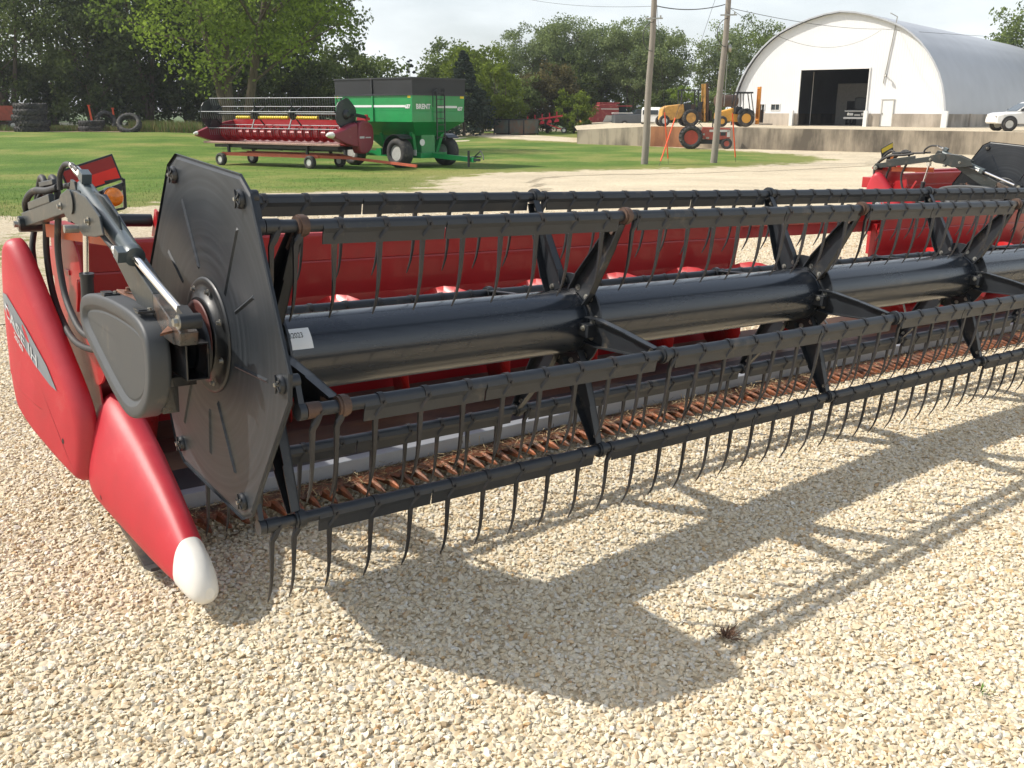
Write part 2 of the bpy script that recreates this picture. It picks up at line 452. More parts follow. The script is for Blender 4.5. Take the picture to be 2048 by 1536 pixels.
# short blades standing on the nearest part of the lawn
m = MB(); rnd = random.Random(11)
for i in range(24000):
    px, py = rnd.uniform(-40, 1000), rnd.uniform(300, 450)
    p = gnd(px, py)
    if sdist((p.x, p.y), main_poly) < rnd.uniform(-.2, .9): continue
    h = rnd.uniform(.02, .06); a = rnd.uniform(0, 2 * PI); w = Vector((math.cos(a), math.sin(a), 0)) * .006
    m.add([p - w, p + w, p + Vector((rnd.gauss(0, .02), rnd.gauss(0, .02), h + .012))], [(0, 1, 2)], 1 if rnd.random() < .1 else 0)
o = m.build('grass', [M['blade'], M['blade_dry']], None, fix=False); o['kind'] = 'stuff'

# crushed stone, every stone real ------------------------------------
def stone_mat(name, stops):
    m, t, b = node_mat(name); N = t.nodes.new; L = t.links.new
    oi = N('ShaderNodeObjectInfo'); cr = N('ShaderNodeValToRGB'); e = cr.color_ramp
    e.elements[0].position = 0; e.elements[0].color = (*stops[0][1], 1)
    e.elements[1].position = 1; e.elements[1].color = (*stops[-1][1], 1)
    for p_, c in stops[1:-1]:
        k = e.elements.new(p_); k.color = (*c, 1)
    L(oi.outputs['Random'], cr.inputs[0])
    tcn = N('ShaderNodeTexCoord'); n = N('ShaderNodeTexNoise'); n.inputs['Scale'].default_value = 90; n.inputs['Detail'].default_value = 5; L(tcn.outputs['Object'], n.inputs['Vector'])
    mr = N('ShaderNodeMapRange'); mr.inputs['To Min'].default_value = .82; mr.inputs['To Max'].default_value = 1.16; L(n.outputs['Fac'], mr.inputs['Value'])
    vm = N('ShaderNodeVectorMath'); vm.operation = 'SCALE'; L(cr.outputs[0], vm.inputs[0]); L(mr.outputs[0], vm.inputs['Scale']); L(vm.outputs[0], b.inputs['Base Color'])
    b.inputs['Roughness'].default_value = .85; b.inputs['Specular IOR Level'].default_value = .25
    bp = N('ShaderNodeBump'); bp.inputs['Strength'].default_value = .25; bp.inputs['Distance'].default_value = .002; L(n.outputs['Fac'], bp.inputs['Height']); L(bp.outputs[0], b.inputs['Normal'])
    return m
M['stone'] = stone_mat('limestone_chip', [(0, (.46, .33, .19)), (.04, (.54, .43, .28)), (.18, (.60, .505, .345)), (.50, (.66, .575, .42)), (.78, (.70, .635, .495)), (.9, (.60, .55, .46)), (.96, (.77, .74, .65)), (.985, (.58, .40, .20)), (1, (.40, .27, .16))])
SC = bpy.data.collections.new('stone_sources')
nrng = np.random.RandomState(5)
def stone_source(k, sub):
    import bmesh
    bm = bmesh.new(); bmesh.ops.create_icosphere(bm, subdivisions=sub, radius=1)
    for v in bm.verts: v.co += Vector(nrng.normal(0, .10, 3))
    for _ in range(9):
        n = Vector(nrng.normal(0, 1, 3)).normalized(); d = nrng.uniform(.38, .75)
        for v in bm.verts:
            e = v.co.dot(n) - d
            if e > 0: v.co -= n * e
    s = Vector((nrng.uniform(.85, 1.15), nrng.uniform(.6, .9), nrng.uniform(.42, .66)))
    for v in bm.verts: v.co = Vector((v.co.x * s.x, v.co.y * s.y, v.co.z * s.z))
    me = bpy.data.meshes.new('stone_source'); bm.to_mesh(me); bm.free(); me.materials.append(M['stone'])
    me.polygons.foreach_set('use_smooth', [False] * len(me.polygons))
    o = bpy.data.objects.new('stone_source', me); SC.objects.link(o); return o
for k in range(10): stone_source(k, 2 if k < 6 else 1)
def scatter(name, d0, d1, dens, smin, smax, side=1.6, seed=1):
    rg = np.random.RandomState(seed)
    wmax = d1 * .62 + side; area = (d1 - d0) * 2 * wmax; n = int(area * dens)
    d = rg.uniform(d0, d1, n); r = rg.uniform(-wmax, wmax, n); k = np.abs(r) < d * .62 + side
    d, r = d[k], r[k]
    x = CP.x + FH.x * d + RH.x * r; y = CP.y + FH.y * d + RH.y * r
    n = len(x)
    def s_(a, b_, v): q = np.clip((v - a) / (b_ - a), 0, 1); return q * q * (3 - 2 * q)
    sz = smin + (smax - smin) * rg.beta(1.6, 3.2, n)
    z = -0.62 * s_(11, 40, d) - 0.16 * s_(2.5, 8.0, x) * (1 - s_(10, 30, d)) * s_(-3, 0, y + 2)
    z = z + sz * rg.uniform(.0, .32, n)
    keep = np.ones(n, bool)
    if d1 > 9:
        near = np.where(d > 10)[0]
        for i in near:
            if sdist((x[i], y[i]), main_poly) > -.15: keep[i] = False
    x, y, z, sz = x[keep], y[keep], z[keep], sz[keep]; n = len(x)
    me = bpy.data.meshes.new(name); me.vertices.add(n); me.vertices.foreach_set('co', np.stack([x, y, z], 1).astype(np.float32).ravel())
    rot = np.stack([rg.normal(0, .32, n), rg.normal(0, .32, n), rg.uniform(0, 6.283, n)], 1).astype(np.float32)
    a = me.attributes.new('rot', 'FLOAT_VECTOR', 'POINT'); a.data.foreach_set('vector', rot.ravel())
    a = me.attributes.new('scl', 'FLOAT', 'POINT'); a.data.foreach_set('value', sz.astype(np.float32))
    o = bpy.data.objects.new(name, me); COL.objects.link(o); o['kind'] = 'stuff'
    ng = bpy.data.node_groups.new('lay_stones', 'GeometryNodeTree')
    ng.interface.new_socket('Geometry', in_out='INPUT', socket_type='NodeSocketGeometry'); ng.interface.new_socket('Geometry', in_out='OUTPUT', socket_type='NodeSocketGeometry')
    N = ng.nodes.new; L = ng.links.new
    gi, go = N('NodeGroupInput'), N('NodeGroupOutput'); ip = N('GeometryNodeInstanceOnPoints'); ci = N('GeometryNodeCollectionInfo')
    ci.inputs['Collection'].default_value = SC; ci.inputs['Separate Children'].default_value = True; ci.inputs['Reset Children'].default_value = True
    ip.inputs['Pick Instance'].default_value = True
    ra = N('GeometryNodeInputNamedAttribute'); ra.data_type = 'FLOAT_VECTOR'; ra.inputs['Name'].default_value = 'rot'
    sa = N('GeometryNodeInputNamedAttribute'); sa.data_type = 'FLOAT'; sa.inputs['Name'].default_value = 'scl'
    er = N('FunctionNodeEulerToRotation'); L(ra.outputs['Attribute'], er.inputs[0])
    L(gi.outputs[0], ip.inputs['Points']); L(ci.outputs[0], ip.inputs['Instance']); L(er.outputs[0], ip.inputs['Rotation']); L(sa.outputs['Attribute'], ip.inputs['Scale']); L(ip.outputs[0], go.inputs[0])
    md = o.modifiers.new('lay_stones', 'NODES'); md.node_group = ng
    return o
scatter('gravel', 1.15, 6.0, 6000, .0080, .0205, 1.5, 1)
scatter('gravel', 6.0, 9.5, 3200, .009, .020, 1.2, 2)
scatter('gravel', 9.5, 19, 520, .011, .026, .5, 3)
# dry tuft lying in the gravel, and a few weeds
def tuft(loc, label, n, h, sp, mt, name='dry_weed', cat='weed'):
    m = MB(); rg = random.Random(int(loc.x * 1000))
    for i in range(n):
        a = rg.uniform(0, 2 * PI); r_ = abs(rg.gauss(0, sp)); b0 = Vector((math.cos(a) * r_ * .5, math.sin(a) * r_ * .5, 0))
        tip = Vector((math.cos(a) * (r_ + h * .6), math.sin(a) * (r_ + h * .6), h * rg.uniform(.2, 1))); w = Vector((-math.sin(a), math.cos(a), 0)) * .002
        md = (b0 + tip) / 2 + Vector((0, 0, h * .3)); m.add([b0 - w, b0 + w, md + w, md - w, tip], [(0, 1, 2, 3), (3, 2, 4)])
    o = m.build(name, mt, None, fix=False); o.location = loc; return prop(o, label, cat)
tuft(gnd(1452, 1280) + Vector((0, 0, .012)), 'small brown dead weed clump lying in the gravel at the tip of the shadow', 90, .022, .03, mat('dead_weed', (.13, .07, .04), .9))
tuft(gnd(1960, 1388) + Vector((0, 0, .012)), 'tiny green weed sprouting in the gravel near the lower right corner', 14, .02, .02, M['blade'], 'green_weed')

dp = [gd(-120, 73.2), gd(60, 72.6), gd(200, 73.4), gd(320, 75.0), gd(330, 77.5), gd(-120, 80)]
M['dirt'] = mat('bare_dirt', (.34, .25, .16), .95, 0, .3, .7, .4, 6)
xs_ = 24; V_ = []; F_ = []
for i in range(xs_ + 1):
    px = -120 + 450 * i / xs_
    for dd in (73.0 + 1.2 * math.sin(i * .9) * .4 + (1.6 if px > 240 else 0), 76, 79):
        p = spot(px, dd); V_.append((p.x, p.y, p.z + .04))
for i in range(xs_):
    for j in range(2): F_.append((i * 3 + j, (i + 1) * 3 + j, (i + 1) * 3 + j + 1, i * 3 + j + 1))
link_mesh('dirt_strip', V_, F_, M['dirt'], 'structure')

def sheet(name, px0, px1, d0, d1, n, k, mt, dz, wob=0.0):
    V_ = []; F_ = []
    for i in range(n + 1):
        px = px0 + (px1 - px0) * i / n
        for j in range(k + 1):
            dd = d0 + (d1 - d0) * j / k + (wob * math.sin(i * .9) + wob * .6 * math.sin(i * 2.3) if j == 0 else 0)
            p = spot(px, dd); V_.append((p.x, p.y, p.z + dz))
    for i in range(n):
        for j in range(k): F_.append((i * (k + 1) + j, (i + 1) * (k + 1) + j, (i + 1) * (k + 1) + j + 1, i * (k + 1) + j + 1))
    return link_mesh(name, V_, F_, mt, 'structure')
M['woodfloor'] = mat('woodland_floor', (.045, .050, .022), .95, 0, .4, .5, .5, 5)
M['meadow'] = mat('rough_meadow', (.07, .11, .03), .95, 0, .4, .3, .5, 3)
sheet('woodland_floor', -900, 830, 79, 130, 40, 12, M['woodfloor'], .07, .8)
sheet('meadow', -2500, 3300, 130, 1500, 60, 12, M['meadow'], .12, 1.5)
# ------------------------------------------------------------------ the combine header
HT = R(2.2138)
A0 = 63.6
def bat_pos(k, r=.528):
    a = R(A0 + 60 * k); return math.cos(a) * r, .9 + math.sin(a) * r
SHC = (.03, .98)
SPX = [0.035, 1.32, 2.844, 4.368, 5.892, 7.416, 8.94]

def offset_outline(pts, d):
    """pts 2-D, counter-clockwise or not; moved inward by d"""
    n = len(pts); area = sum(pts[i][0] * pts[(i + 1) % n][1] - pts[(i + 1) % n][0] * pts[i][1] for i in range(n))
    sgn = 1 if area > 0 else -1; out = []
    for i in range(n):
        p0, p1, p2 = Vector(pts[i - 1]), Vector(pts[i]), Vector(pts[(i + 1) % n])
        e1 = (p1 - p0).normalized(); e2 = (p2 - p1).normalized()
        n1 = Vector((-e1.y, e1.x)) * sgn; n2 = Vector((-e2.y, e2.x)) * sgn
        nn = (n1 + n2); nn = nn.normalized() if nn.length > 1e-6 else n1
        out.append(p1 + nn * d / max(.5, nn.dot(n1)))
    return out
def smooth_outline(pts, k=2):
    for _ in range(k):
        q = []
        n = len(pts)
        for i in range(n):
            a = Vector(pts[i]); b = Vector(pts[(i + 1) % n])
            q += [a * .75 + b * .25, a * .25 + b * .75]
        pts = q
    return [tuple(p) for p in pts]
def pillow(mb, pts, xf, depth, rad, mi=0, sgn=1, steps=6):
    """body whose outline lies in YZ; outer face at x = xf(y); rounded outer edge"""
    rings = [[Vector((xf(p[0]) + sgn * depth, p[0], p[1])) for p in offset_outline(pts, .012)]]
    rings.append([Vector((xf(p[0]) + sgn * (depth - .01), p[0], p[1])) for p in pts])
    for i in range(steps + 1):
        a = PI / 2 * i / steps
        o = offset_outline(pts, rad * (1 - math.cos(a)))
        rings.append([Vector((xf(p.x) + sgn * rad * (1 - math.sin(a)), p.x, p.y)) for p in o])
    inner = offset_outline(pts, rad)
    c = sum((Vector(p) for p in inner), Vector((0, 0))) / len(inner)
    for k in (.75, .45, .15):
        rings.append([Vector((xf(q.x) - sgn * .004 * (1 - k), q.x, q.y)) for q in [c + (p - c) * k for p in inner]])
    return mb.loft(rings, mi, True, True)

def tine_shape(mb, x, y, z, jit=0.0, mi=0, lod=0):
    st = [(.010, -.004, .000, .030, .016), (.008, -.006, -.020, .030, .014), (.002, -.006, -.040, .024, .012), (-.005, -.004, -.056, .018, .010),
          (-.005, -.001, -.10, .0145, .010), (-.004, .004, -.15, .012, .009), (-.003, .012, -.195, .010, .008), (-.002, .024, -.235, .008, .007), (-.001, .038, -.262, .0065, .006), (0, .052, -.285, .003, .003)]
    if lod: st = [st[0], st[3], st[5], st[7], st[9]]
    rings = []
    for dx, dy, dz, w, t in st:
        k = dz / -.285
        c = Vector((x + dx + jit * k * k, y + dy, z + dz))
        w *= .86; rings.append([c + Vector((-w / 2, -t / 2, 0)), c + Vector((w / 2, -t / 2, 0)), c + Vector((w / 2, t / 2, 0)), c + Vector((-w / 2, t / 2, 0))])
    mb.loft(rings, mi, False)
    if not lod:
        mb.cyl((x + .002, y, z), (x + .020, y, z), .0225, n=14, mi=mi)
        mb.add([(x + .018, y - .021, z + .010), (x + .018, y - .023, z - .012), (x - .014, y - .020, z - .045), (x - .014, y - .016, z - .036)], [(0, 1, 2, 3)], mi)
        mb.cyl((x + .016, y - .018, z - .004), (x + .016, y - .027, z - .004), .0055, n=8, mi=mi)
    return mb

def zguard(X): return .10 + .05 * ss(0, 3.5, X)

def rect_ring(xl, xr, zb, zt, y, shear=0.0, n=28, e=2.6):
    cx, cz, a, b = (xl + xr) / 2, (zb + zt) / 2, (xr - xl) / 2, (zt - zb) / 2
    out = []
    for i in range(n):
        t = 2 * PI * i / n; c, s = math.cos(t), math.sin(t)
        X = abs(c) ** (2 / e) * (1 if c > 0 else -1); Z = abs(s) ** (2 / e) * (1 if s > 0 else -1)
        k = .5 + .5 * Z
        out.append(Vector((cx + a * X * (1 - .32 * k) + shear * k, y, cz + b * Z)))
    return out

def make_header(name, label, cat, loc, rot, main=True, X1=9.0):
    root = empty(name, label, cat)
    root.location = loc; root.rotation_euler = rot
    rnd = random.Random(3)
    spx = [x for x in SPX if x < X1]
    # drum tube
    m = MB(); m.cyl((-.09, 0, .9), (X1 - .05, 0, .9), .126, n=64)
    for x in spx[1:]:
        m.cyl((x - .012, 0, .9), (x + .022, 0, .9), .131, n=48)
    tube = m.build('reel_drum', M['tube'], root)
    if main:
        # white sticker wrapped round the drum
        def wrap(u, v, r=.1268):       # u along x, v along the skin (0 at the front top)
            a = R(147) + v / r; return Vector((u, math.cos(a) * r, .9 + math.sin(a) * r))
        m = MB(); nu = 6; us = [-.02 + .165 * i / nu for i in range(nu + 1)]; nv = 6
        for i in range(nu):
            for j in range(nv):
                v0, v1 = -.038 + .072 * j / nv, -.038 + .072 * (j + 1) / nv
                m.add([wrap(us[i], v0), wrap(us[i + 1], v0), wrap(us[i + 1], v1), wrap(us[i], v1)], [(0, 3, 2, 1)], 0, True)
        st = m.build('sticker', M['label'], tube, fix=False)
        txt = text_mesh('2032023', .0235, .0002)
        if txt:
            tw = max(v_.co.x for v_ in txt.vertices)
            for vv in txt.vertices:
                vv.co = wrap(.118 + (vv.co.x - tw) * .84, -(vv.co.y) * 1.15 - .004, .1272)
            o = bpy.data.objects.new('printed_number', txt); COL.objects.link(o); o.parent = tube
            txt.materials.clear(); txt.materials.append(M['ink'])
    # spiders with six arms
    def spider(x):
        m = MB()
        m.cyl((x, 0, .9), (x + .008, 0, .9), .192, n=48)
        for k in range(12):
            a = R(A0 + 15 + 30 * k)
            m.bolt((x, math.cos(a) * .163, .9 + math.sin(a) * .163), (-1, 0, 0), .008, .008, 1)
        # split-disc clamp boxes
        for a0 in (183, 3):
            a = R(a0); c = Vector((x - .03, math.cos(a) * .150, .9 + math.sin(a) * .150))
            rm = Matrix.Rotation(-(PI / 2 - a) if False else a, 3, 'X')
            m.box(c, (.05, .055, .05), rm); m.bolt(c + Vector((-.025, 0, .01)), (-1, 0, 0), .007, .008, 1)
        sp = m.build('reel_spider', [M['black'], M['zinc']], root, .0012)
        for k in range(6):
            a = R(A0 + 60 * k); u = Vector((0, math.cos(a), math.sin(a))); w = Vector((0, -math.sin(a), math.cos(a)))
            O = Vector((x, 0, .9)); m = MB(); t = .005
            r0, r1 = .135, .505
            st = [(r0, .052), (.20, .056), (.36, .040), (r1, .020)]
            for (ra, wa), (rb, wb) in zip(st[:-1], st[1:]):
                q = [O + u * ra - w * wa, O + u * rb - w * wb, O + u * rb + w * wb, O + u * ra + w * wa]
                off = Vector((-.006, 0, 0))
                m.plate([p + off for p in q], (-1, 0, 0), t)
                for sg in (-1, 1):
                    fa, fb = (.034, .030)
                    p0 = O + u * ra + w * sg * wa + off; p1 = O + u * rb + w * sg * wb + off
                    m.plate([p0, p1, p1 + Vector((-fb, 0, 0)), p0 + Vector((-fa, 0, 0))], w * -sg, .0045)
            m.bolt(O + u * .155 + w * .03 + Vector((-.011, 0, 0)), (-1, 0, 0), .007, .007, 1)
            m.bolt(O + u * .155 - w * .03 + Vector((-.011, 0, 0)), (-1, 0, 0), .007, .007, 1)
            m.bolt(O + u * .475 + Vector((-.011, 0, 0)), (-1, 0, 0), .006, .008, 1)
            by, bz = bat_pos(k)
            B = Vector((x - .022, by, bz))
            rusty = (k == 1) or (k == 2 and x < .5)
            m.cyl(B + Vector((-.004, 0, 0)), B + Vector((.030, 0, 0)), .0285, n=24, mi=2 if rusty else 0)
            m.cyl(B + Vector((.004, 0, 0)), B + Vector((.022, 0, 0)), .032, n=24, mi=2 if rusty else 0)
            if rusty: m.beam(B + Vector((.013, 0, 0)), B + Vector((.005, 0, 0)) - u * .085, .012, .034, 2, up=(1, 0, 0))
            m.build('spider_arm', [M['black'], M['zinc'], M['rust']], sp)
        return sp
    for x in spx: spider(x)
    # bats and tines
    txs = [-.062, .012] + [.134 + .1524 * i for i in range(200) if .134 + .1524 * i < X1 - .1]
    cand = []
    bats = []
    for k in range(6):
        by, bz = bat_pos(k)
        m = MB()
        m.cyl((-.075, by, bz), (X1 - .03, by, bz), .019, n=20)
        m.cyl((-.085, by, bz), (-.045, by, bz), .023, n=20, mi=1)
        m.cyl((-.0865, by, bz), (-.060, by, bz), .012, n=14, mi=2)
        xs = [.085] + [s for s in spx[1:]] + [X1 - .05]
        for i in range(len(xs) - 1):
            xa = xs[i] + (.045 if i else 0); xb = xs[i + 1] - .05
            cuts = [xa, (xa + xb) / 2 + .33 * (1 if i % 2 else -1) * .5, xb]
            for a_, b_ in zip(cuts[:-1], cuts[1:]):
                prof = [(-.019, .004), (-.0215, -.008), (-.015, -.022), (-.010, -.054), (-.007, -.054), (-.011, -.02), (-.016, -.006)]
                m.loft([[Vector((xx, by + p[0], bz + p[1])) for p in prof] for xx in (a_ + .003, b_ - .003)], 0, False)
        b = m.build('reel_bat', [M['bat'], M['rust'] if k == 2 else M['black'], M['rubber']], root)
        bats.append(b)
        for i, x in enumerate(txs):
            if main and any(abs(x - s) < .02 for s in spx[1:]): x += .028
            cand.append(((Vector((x, by, bz)) - Vector((-1.2, -2.8, 1.65))).length, k, x, by, bz, rnd.uniform(-.006, .006)))
    cand.sort(key=lambda c: c[0])
    near = cand[:100] if main else []
    rest = cand[100:] if main else cand
    for d, k, x, by, bz, j in near:
        tine_shape(MB(), x, by, bz, j).build('tine', M['tine'], bats[k], fix=False)
    m = MB()
    for d, k, x, by, bz, j in rest: tine_shape(m, x, by, bz, j, lod=0 if d < 7.5 and main else 1)
    o = m.build('tines', M['tine'], root, fix=False); o['kind'] = 'stuff'
    # control cranks between bats and shield
    for k in range(6):
        by, bz = bat_pos(k); ty, tz = by + SHC[0], bz + SHC[1] - .9
        m = MB()
        m.beam((-.098, by, bz), (-.098, ty, tz), .026, .016, 0, up=(1, 0, 0))
        m.cyl((-.108, by, bz), (-.088, by, bz), .024, n=18)
        m.cyl((-.12, ty, tz), (-.09, ty, tz), .020, n=18)
        m.build('bat_crank', M['black'], root)
    # end shield
    def ridge(m, a, b, sgn):
        d = (b - a).normalized(); w_ = d.cross(Vector((1, 0, 0))).normalized() * .009; h_ = Vector((-sgn * .0028, 0, 0)); k_ = Vector((sgn * .004, 0, 0))
        m.add([a - w_ + k_, a + w_ + k_, b + w_ + k_, b - w_ + k_, a + h_ + d * .01, b + h_ - d * .01], [(0, 3, 5, 4), (1, 4, 5, 2), (0, 4, 1), (3, 2, 5)])
    def shield(x, sgn, det):
        m = MB(); r = .588
        pts = []
        for k in range(6):
            a = R(64.2 + 60 * k)
            for da in (-4.2, 4.2):
                pts.append((SHC[0] + math.cos(a + R(da)) * r * .985, SHC[1] + math.sin(a + R(da)) * r * .985))
        o1 = [Vector((x, p[0], p[1])) for p in pts]
        rings = [[Vector((x - sgn * .002, p.x, p.y)) for p in offset_outline(pts, .0)],
                 [Vector((x + sgn * .006, p.x, p.y)) for p in offset_outline(pts, .0)],
                 [Vector((x + sgn * .006, p.x, p.y)) for p in offset_outline(pts, .006)],
                 [Vector((x - sgn * .000, p.x, p.y)) for p in offset_outline(pts, .016)]]
        back = [Vector((x + sgn * .004, p[0], p[1])) for p in offset_outline(pts, .016)]
        m.loft(rings, 0, False, False)
        n = len(pts)
        m.add(rings[-1], [tuple(range(n))])
        m.add([v + Vector((sgn * .004, 0, 0)) for v in rings[-1]], [tuple(range(n))])
        m.add(rings[0] , [])
        if det:
            for k in range(6):
                a = R(64.2 + 60 * k); u = Vector((0, math.cos(a), math.sin(a))); w = Vector((0, -math.sin(a), math.cos(a)))
                C = Vector((x - .002, SHC[0], SHC[1]))
                ridge(m, C + u * .20 + w * .04, C + u * .44 + w * .018, sgn)
                a2 = R(94.2 + 60 * k); u2 = Vector((0, math.cos(a2), math.sin(a2)))
                if k % 2: ridge(m, C + u2 * .24, C + u2 * .40, sgn)
        s = m.build('end_shield', M['shield'], root)
        for k in range(6):
            a = R(64.2 + 60 * k); C = Vector((x, SHC[0] + math.cos(a) * .525, SHC[1] + math.sin(a) * .525)); m = MB()
            m.lathe(C, (-sgn, 0, 0), [(0, .027), (.008, .027), (.012, .022), (.014, .022)], 20)
            for q in range(5):
                b_ = 2 * PI * q / 5; m.beam(C + Vector((-sgn * .016, 0, 0)), C + Vector((-sgn * .016, math.cos(b_) * .026, math.sin(b_) * .026)), .005, .005, 0, up=(1, 0, 0))
            m.bolt(C + Vector((-sgn * .014, 0, 0)), (-sgn, 0, 0), .006, .007, 1)
            m.build('shield_bolt', [M['black'], M['zinc']], s)
        return s
    sh = shield(-.135, 1, True)
    if main: shield(X1 + .08, -1, True)
    # hub flange
    m = MB()
    m.lathe((-.137, SHC[0], SHC[1]), (-1, 0, 0), [(0, .180), (.004, .178), (.007, .170), (.004, .160), (.006, .140), (.012, .136), (.018, .120), (.024, .120)], 48)
    m.lathe((-.165, .02, .95), (-1, 0, 0), [(0, .10), (.02, .098), (.022, .07), (.05, .066), (.055, .03)], 36)
    for k in range(8):
        a = R(20 + 45 * k); m.bolt((-.150, SHC[0] + math.cos(a) * .150, SHC[1] + math.sin(a) * .150), (-1, 0, 0), .006, .008, 1)
    for k in range(5):
        a = R(40 + 72 * k); m.bolt((-.187, .02 + math.cos(a) * .085, .95 + math.sin(a) * .085), (-1, 0, 0), .007, .010, 1)
    m.lathe((-.166, SHC[0], SHC[1]), (-1, 0, 0), [(0, .112), (.003, .112), (.003, .10)], 40, 2)
    m.build('hub_flange', [M['hub'], M['zinc'], M['rust_red']], root)
    # reel arm
    m = MB()
    def P(x, y, z): return Vector((x, y, z))
    m.plate([P(-.300, y_, z_) for y_, z_ in ((.60, 1.372), (.201, 1.195), (.02, 1.122), (.02, 1.008), (.205, 1.083), (.50, 1.246), (.60, 1.29))], (1, 0, 0), .050, 0)
    m.plate([P(-.301, y_, z_) for y_, z_ in ((.018, 1.123), (-.068, 1.090), (-.205, 1.044), (-.195, 1.005), (-.14, 1.000), (.018, 1.010))], (1, 0, 0), .052, 1)
    hump = [(.80, 1.33), (.76, 1.36), (.66, 1.385), (.56, 1.385), (.44, 1.375), (.30, 1.325), (.27, 1.27), (.36, 1.255), (.50, 1.245), (.60, 1.275), (.70, 1.285)]
    for x in (-.360, -.305):
        m.plate([P(x, a, b) for a, b in hump], (1, 0, 0), .007)
    m.cyl(P(-.366, .62, 1.345), P(-.29, .62, 1.345), .040, n=24)
    for a, b in ((.76, 1.32), (.42, 1.30)):
        m.bolt(P(-.361, a, b), (-1, 0, 0), .008, .009, 2)
    m.cyl(P(-.40, .57, 1.262), P(-.355, .57, 1.262), .014, n=12, mi=2)
    m.beam(P(-.33, .75, 1.325), P(-.33, 1.44, 1.215), .045, .055)
    m.beam(P(-.345, .95, 1.335), P(-.345, 1.3, 1.28), .02, .03)
    m.cyl(P(-.37, 1.42, 1.20), P(-.27, 1.42, 1.20), .032, n=18)
    m.bolt(P(-.37, 1.42, 1.20), (-1, 0, 0), .014, .014, 2)
    m.plate([P(-.338, .74, 1.35), P(-.338, .70, 1.415), P(-.338, .655, 1.41), P(-.338, .62, 1.35)], (1, 0, 0), .010)
    m.beam(P(-.29, -.15, 1.03), P(-.24, -.15, 1.03), .04, .03)
    arm = m.build('reel_arm', [M['arm'], M['rustblend'], M['zinc']], root, .003)
    # the long hydraulic cylinder on the arm
    a = P(-.305, .665, 1.393); b = P(-.300, .165, 1.212); e = P(-.278, -.215, 1.078); d = (b - a).normalized()
    m = MB(); m.lathe(a, d, [(0, .02), (.002, .027), (.03, .0290), ((b - a).length - .04, .0290), ((b - a).length - .038, .0315), ((b - a).length, .0315), ((b - a).length + .002, .016)], 28)
    m.box(a + Vector((-.005, -.045, .034)), (.032, .045, .035), (R(20), 0, 0)); m.box(b + Vector((-.036, .02, .008)), (.03, .045, .035), (R(20), 0, 0))
    cy = m.build('hydraulic_cylinder', M['cyl'], root, .002)
    m = MB(); m.cyl(b, e, .0125, n=20); m.build('piston_rod', M['chrome'], cy)
    m = MB(); m.cyl(e + Vector((-.03, 0, 0)), e + Vector((.03, 0, 0)), .022, n=18); m.bolt(e + Vector((-.03, 0, 0)), (-1, 0, 0), .012, .012, 1)
    m.beam(e, e - d * .06, .03, .035)
    m.build('rod_clevis', [M['black'], M['zinc']], cy)
    # rusty mounting plate and square tube
    m = MB()
    c4 = [P(-.291, .42, 1.078), P(-.245, .44, 1.070), P(-.205, -.09, 1.046), P(-.345, -.165, 1.040), P(-.300, -.10, 1.048)]
    c4 = [c4[0], c4[1], c4[2], c4[3], c4[4]]
    m.plate(c4, (0, 0, -1), .008)
    for p in ((-.27, .36, 1.078), (-.27, .02, 1.058)): m.bolt(P(*p), (0, 0, 1), .009, .01)
    m.build('mounting_plate', M['rust_plate'], root, .002)
    m = MB(); t = .005; x0, x1, z0, z1, y0, y1 = -.268, -.200, .888, .998, -.145, .20
    m.box(((x0 + x1) / 2, (y0 + y1) / 2, z1 - t / 2), (x1 - x0, y1 - y0, t)); m.box(((x0 + x1) / 2, (y0 + y1) / 2, z0 + t / 2), (x1 - x0, y1 - y0, t))
    m.box((x0 + t / 2, (y0 + y1) / 2, (z0 + z1) / 2), (t, y1 - y0, z1 - z0 - 2 * t)); m.box((x1 - t / 2, (y0 + y1) / 2, (z0 + z1) / 2), (t, y1 - y0, z1 - z0 - 2 * t))
    m.box((-.25, .06, .86), (.10, .18, .03)); m.box((-.262, .18, 1.01), (.05, .16, .05)); m.box((-.275, .05, .80), (.05, .12, .08))
    m.build('square_tube', M['gloss'], root, .0015)
    # belt cover
    ol = smooth_outline([(.645, 1.015), (.56, 1.050), (.36, 1.074), (.06, 1.070), (-.055, 1.035), (-.088, .955), (-.070, .835), (.030, .742), (.170, .708), (.30, .748), (.476, .828), (.66, .915)], 2)
    m = MB(); X0_ = -.355
    def ringx(off, x): return [Vector((x, p.x, p.y)) for p in offset_outline(ol, off)]
    m.loft([ringx(.006, X0_ + .066), ringx(0, X0_ + .062), ringx(.001, X0_ + .054), ringx(.001, X0_ + .010), ringx(.0035, X0_ + .004), ringx(.009, X0_ + .0005), ringx(.016, X0_), ringx(.036, X0_), ringx(.039, X0_ + .001), ringx(.052, X0_ + .013), ringx(.055, X0_ + .014), ringx(.058, X0_ + .013), ringx(.062, X0_ + .0115)], 0, True, True)
    cov = m.build('belt_cover', M['grey'], root)
    for y, z in ((.36, 1.083), (.02, 1.083)):
        z -= .012; m = MB(); m.box((-.325, y, z), (.05, .03, .006)); m.box((-.33, y + .02, z + .004), (.03, .05, .005)); m.bolt((-.312, y, z + .003), (0, 0, 1), .006, .006, 1)
        m.build('cover_clip', [M['black'], M['zinc']], cov)
    # red outer side panel
    po = [(.935, .23), (.90, .36), (.895, .50), (.93, .60), (1.02, .74), (1.10, .855), (1.20, 1.0), (1.275, 1.10), (1.35, 1.165), (1.42, 1.12), (1.475, .98), (1.495, .80), (1.49, .64), (1.44, .48), (1.33, .39), (1.18, .325), (1.05, .27)]
    po = smooth_outline(po, 2)
    m = MB(); xf = lambda y: -.318 - .130 * min(1, max(0, (y - .88) / .50)) ** .85
    pillow(m, po, xf, .072, .045)
    pan = m.build('side_panel', M['red'], root)
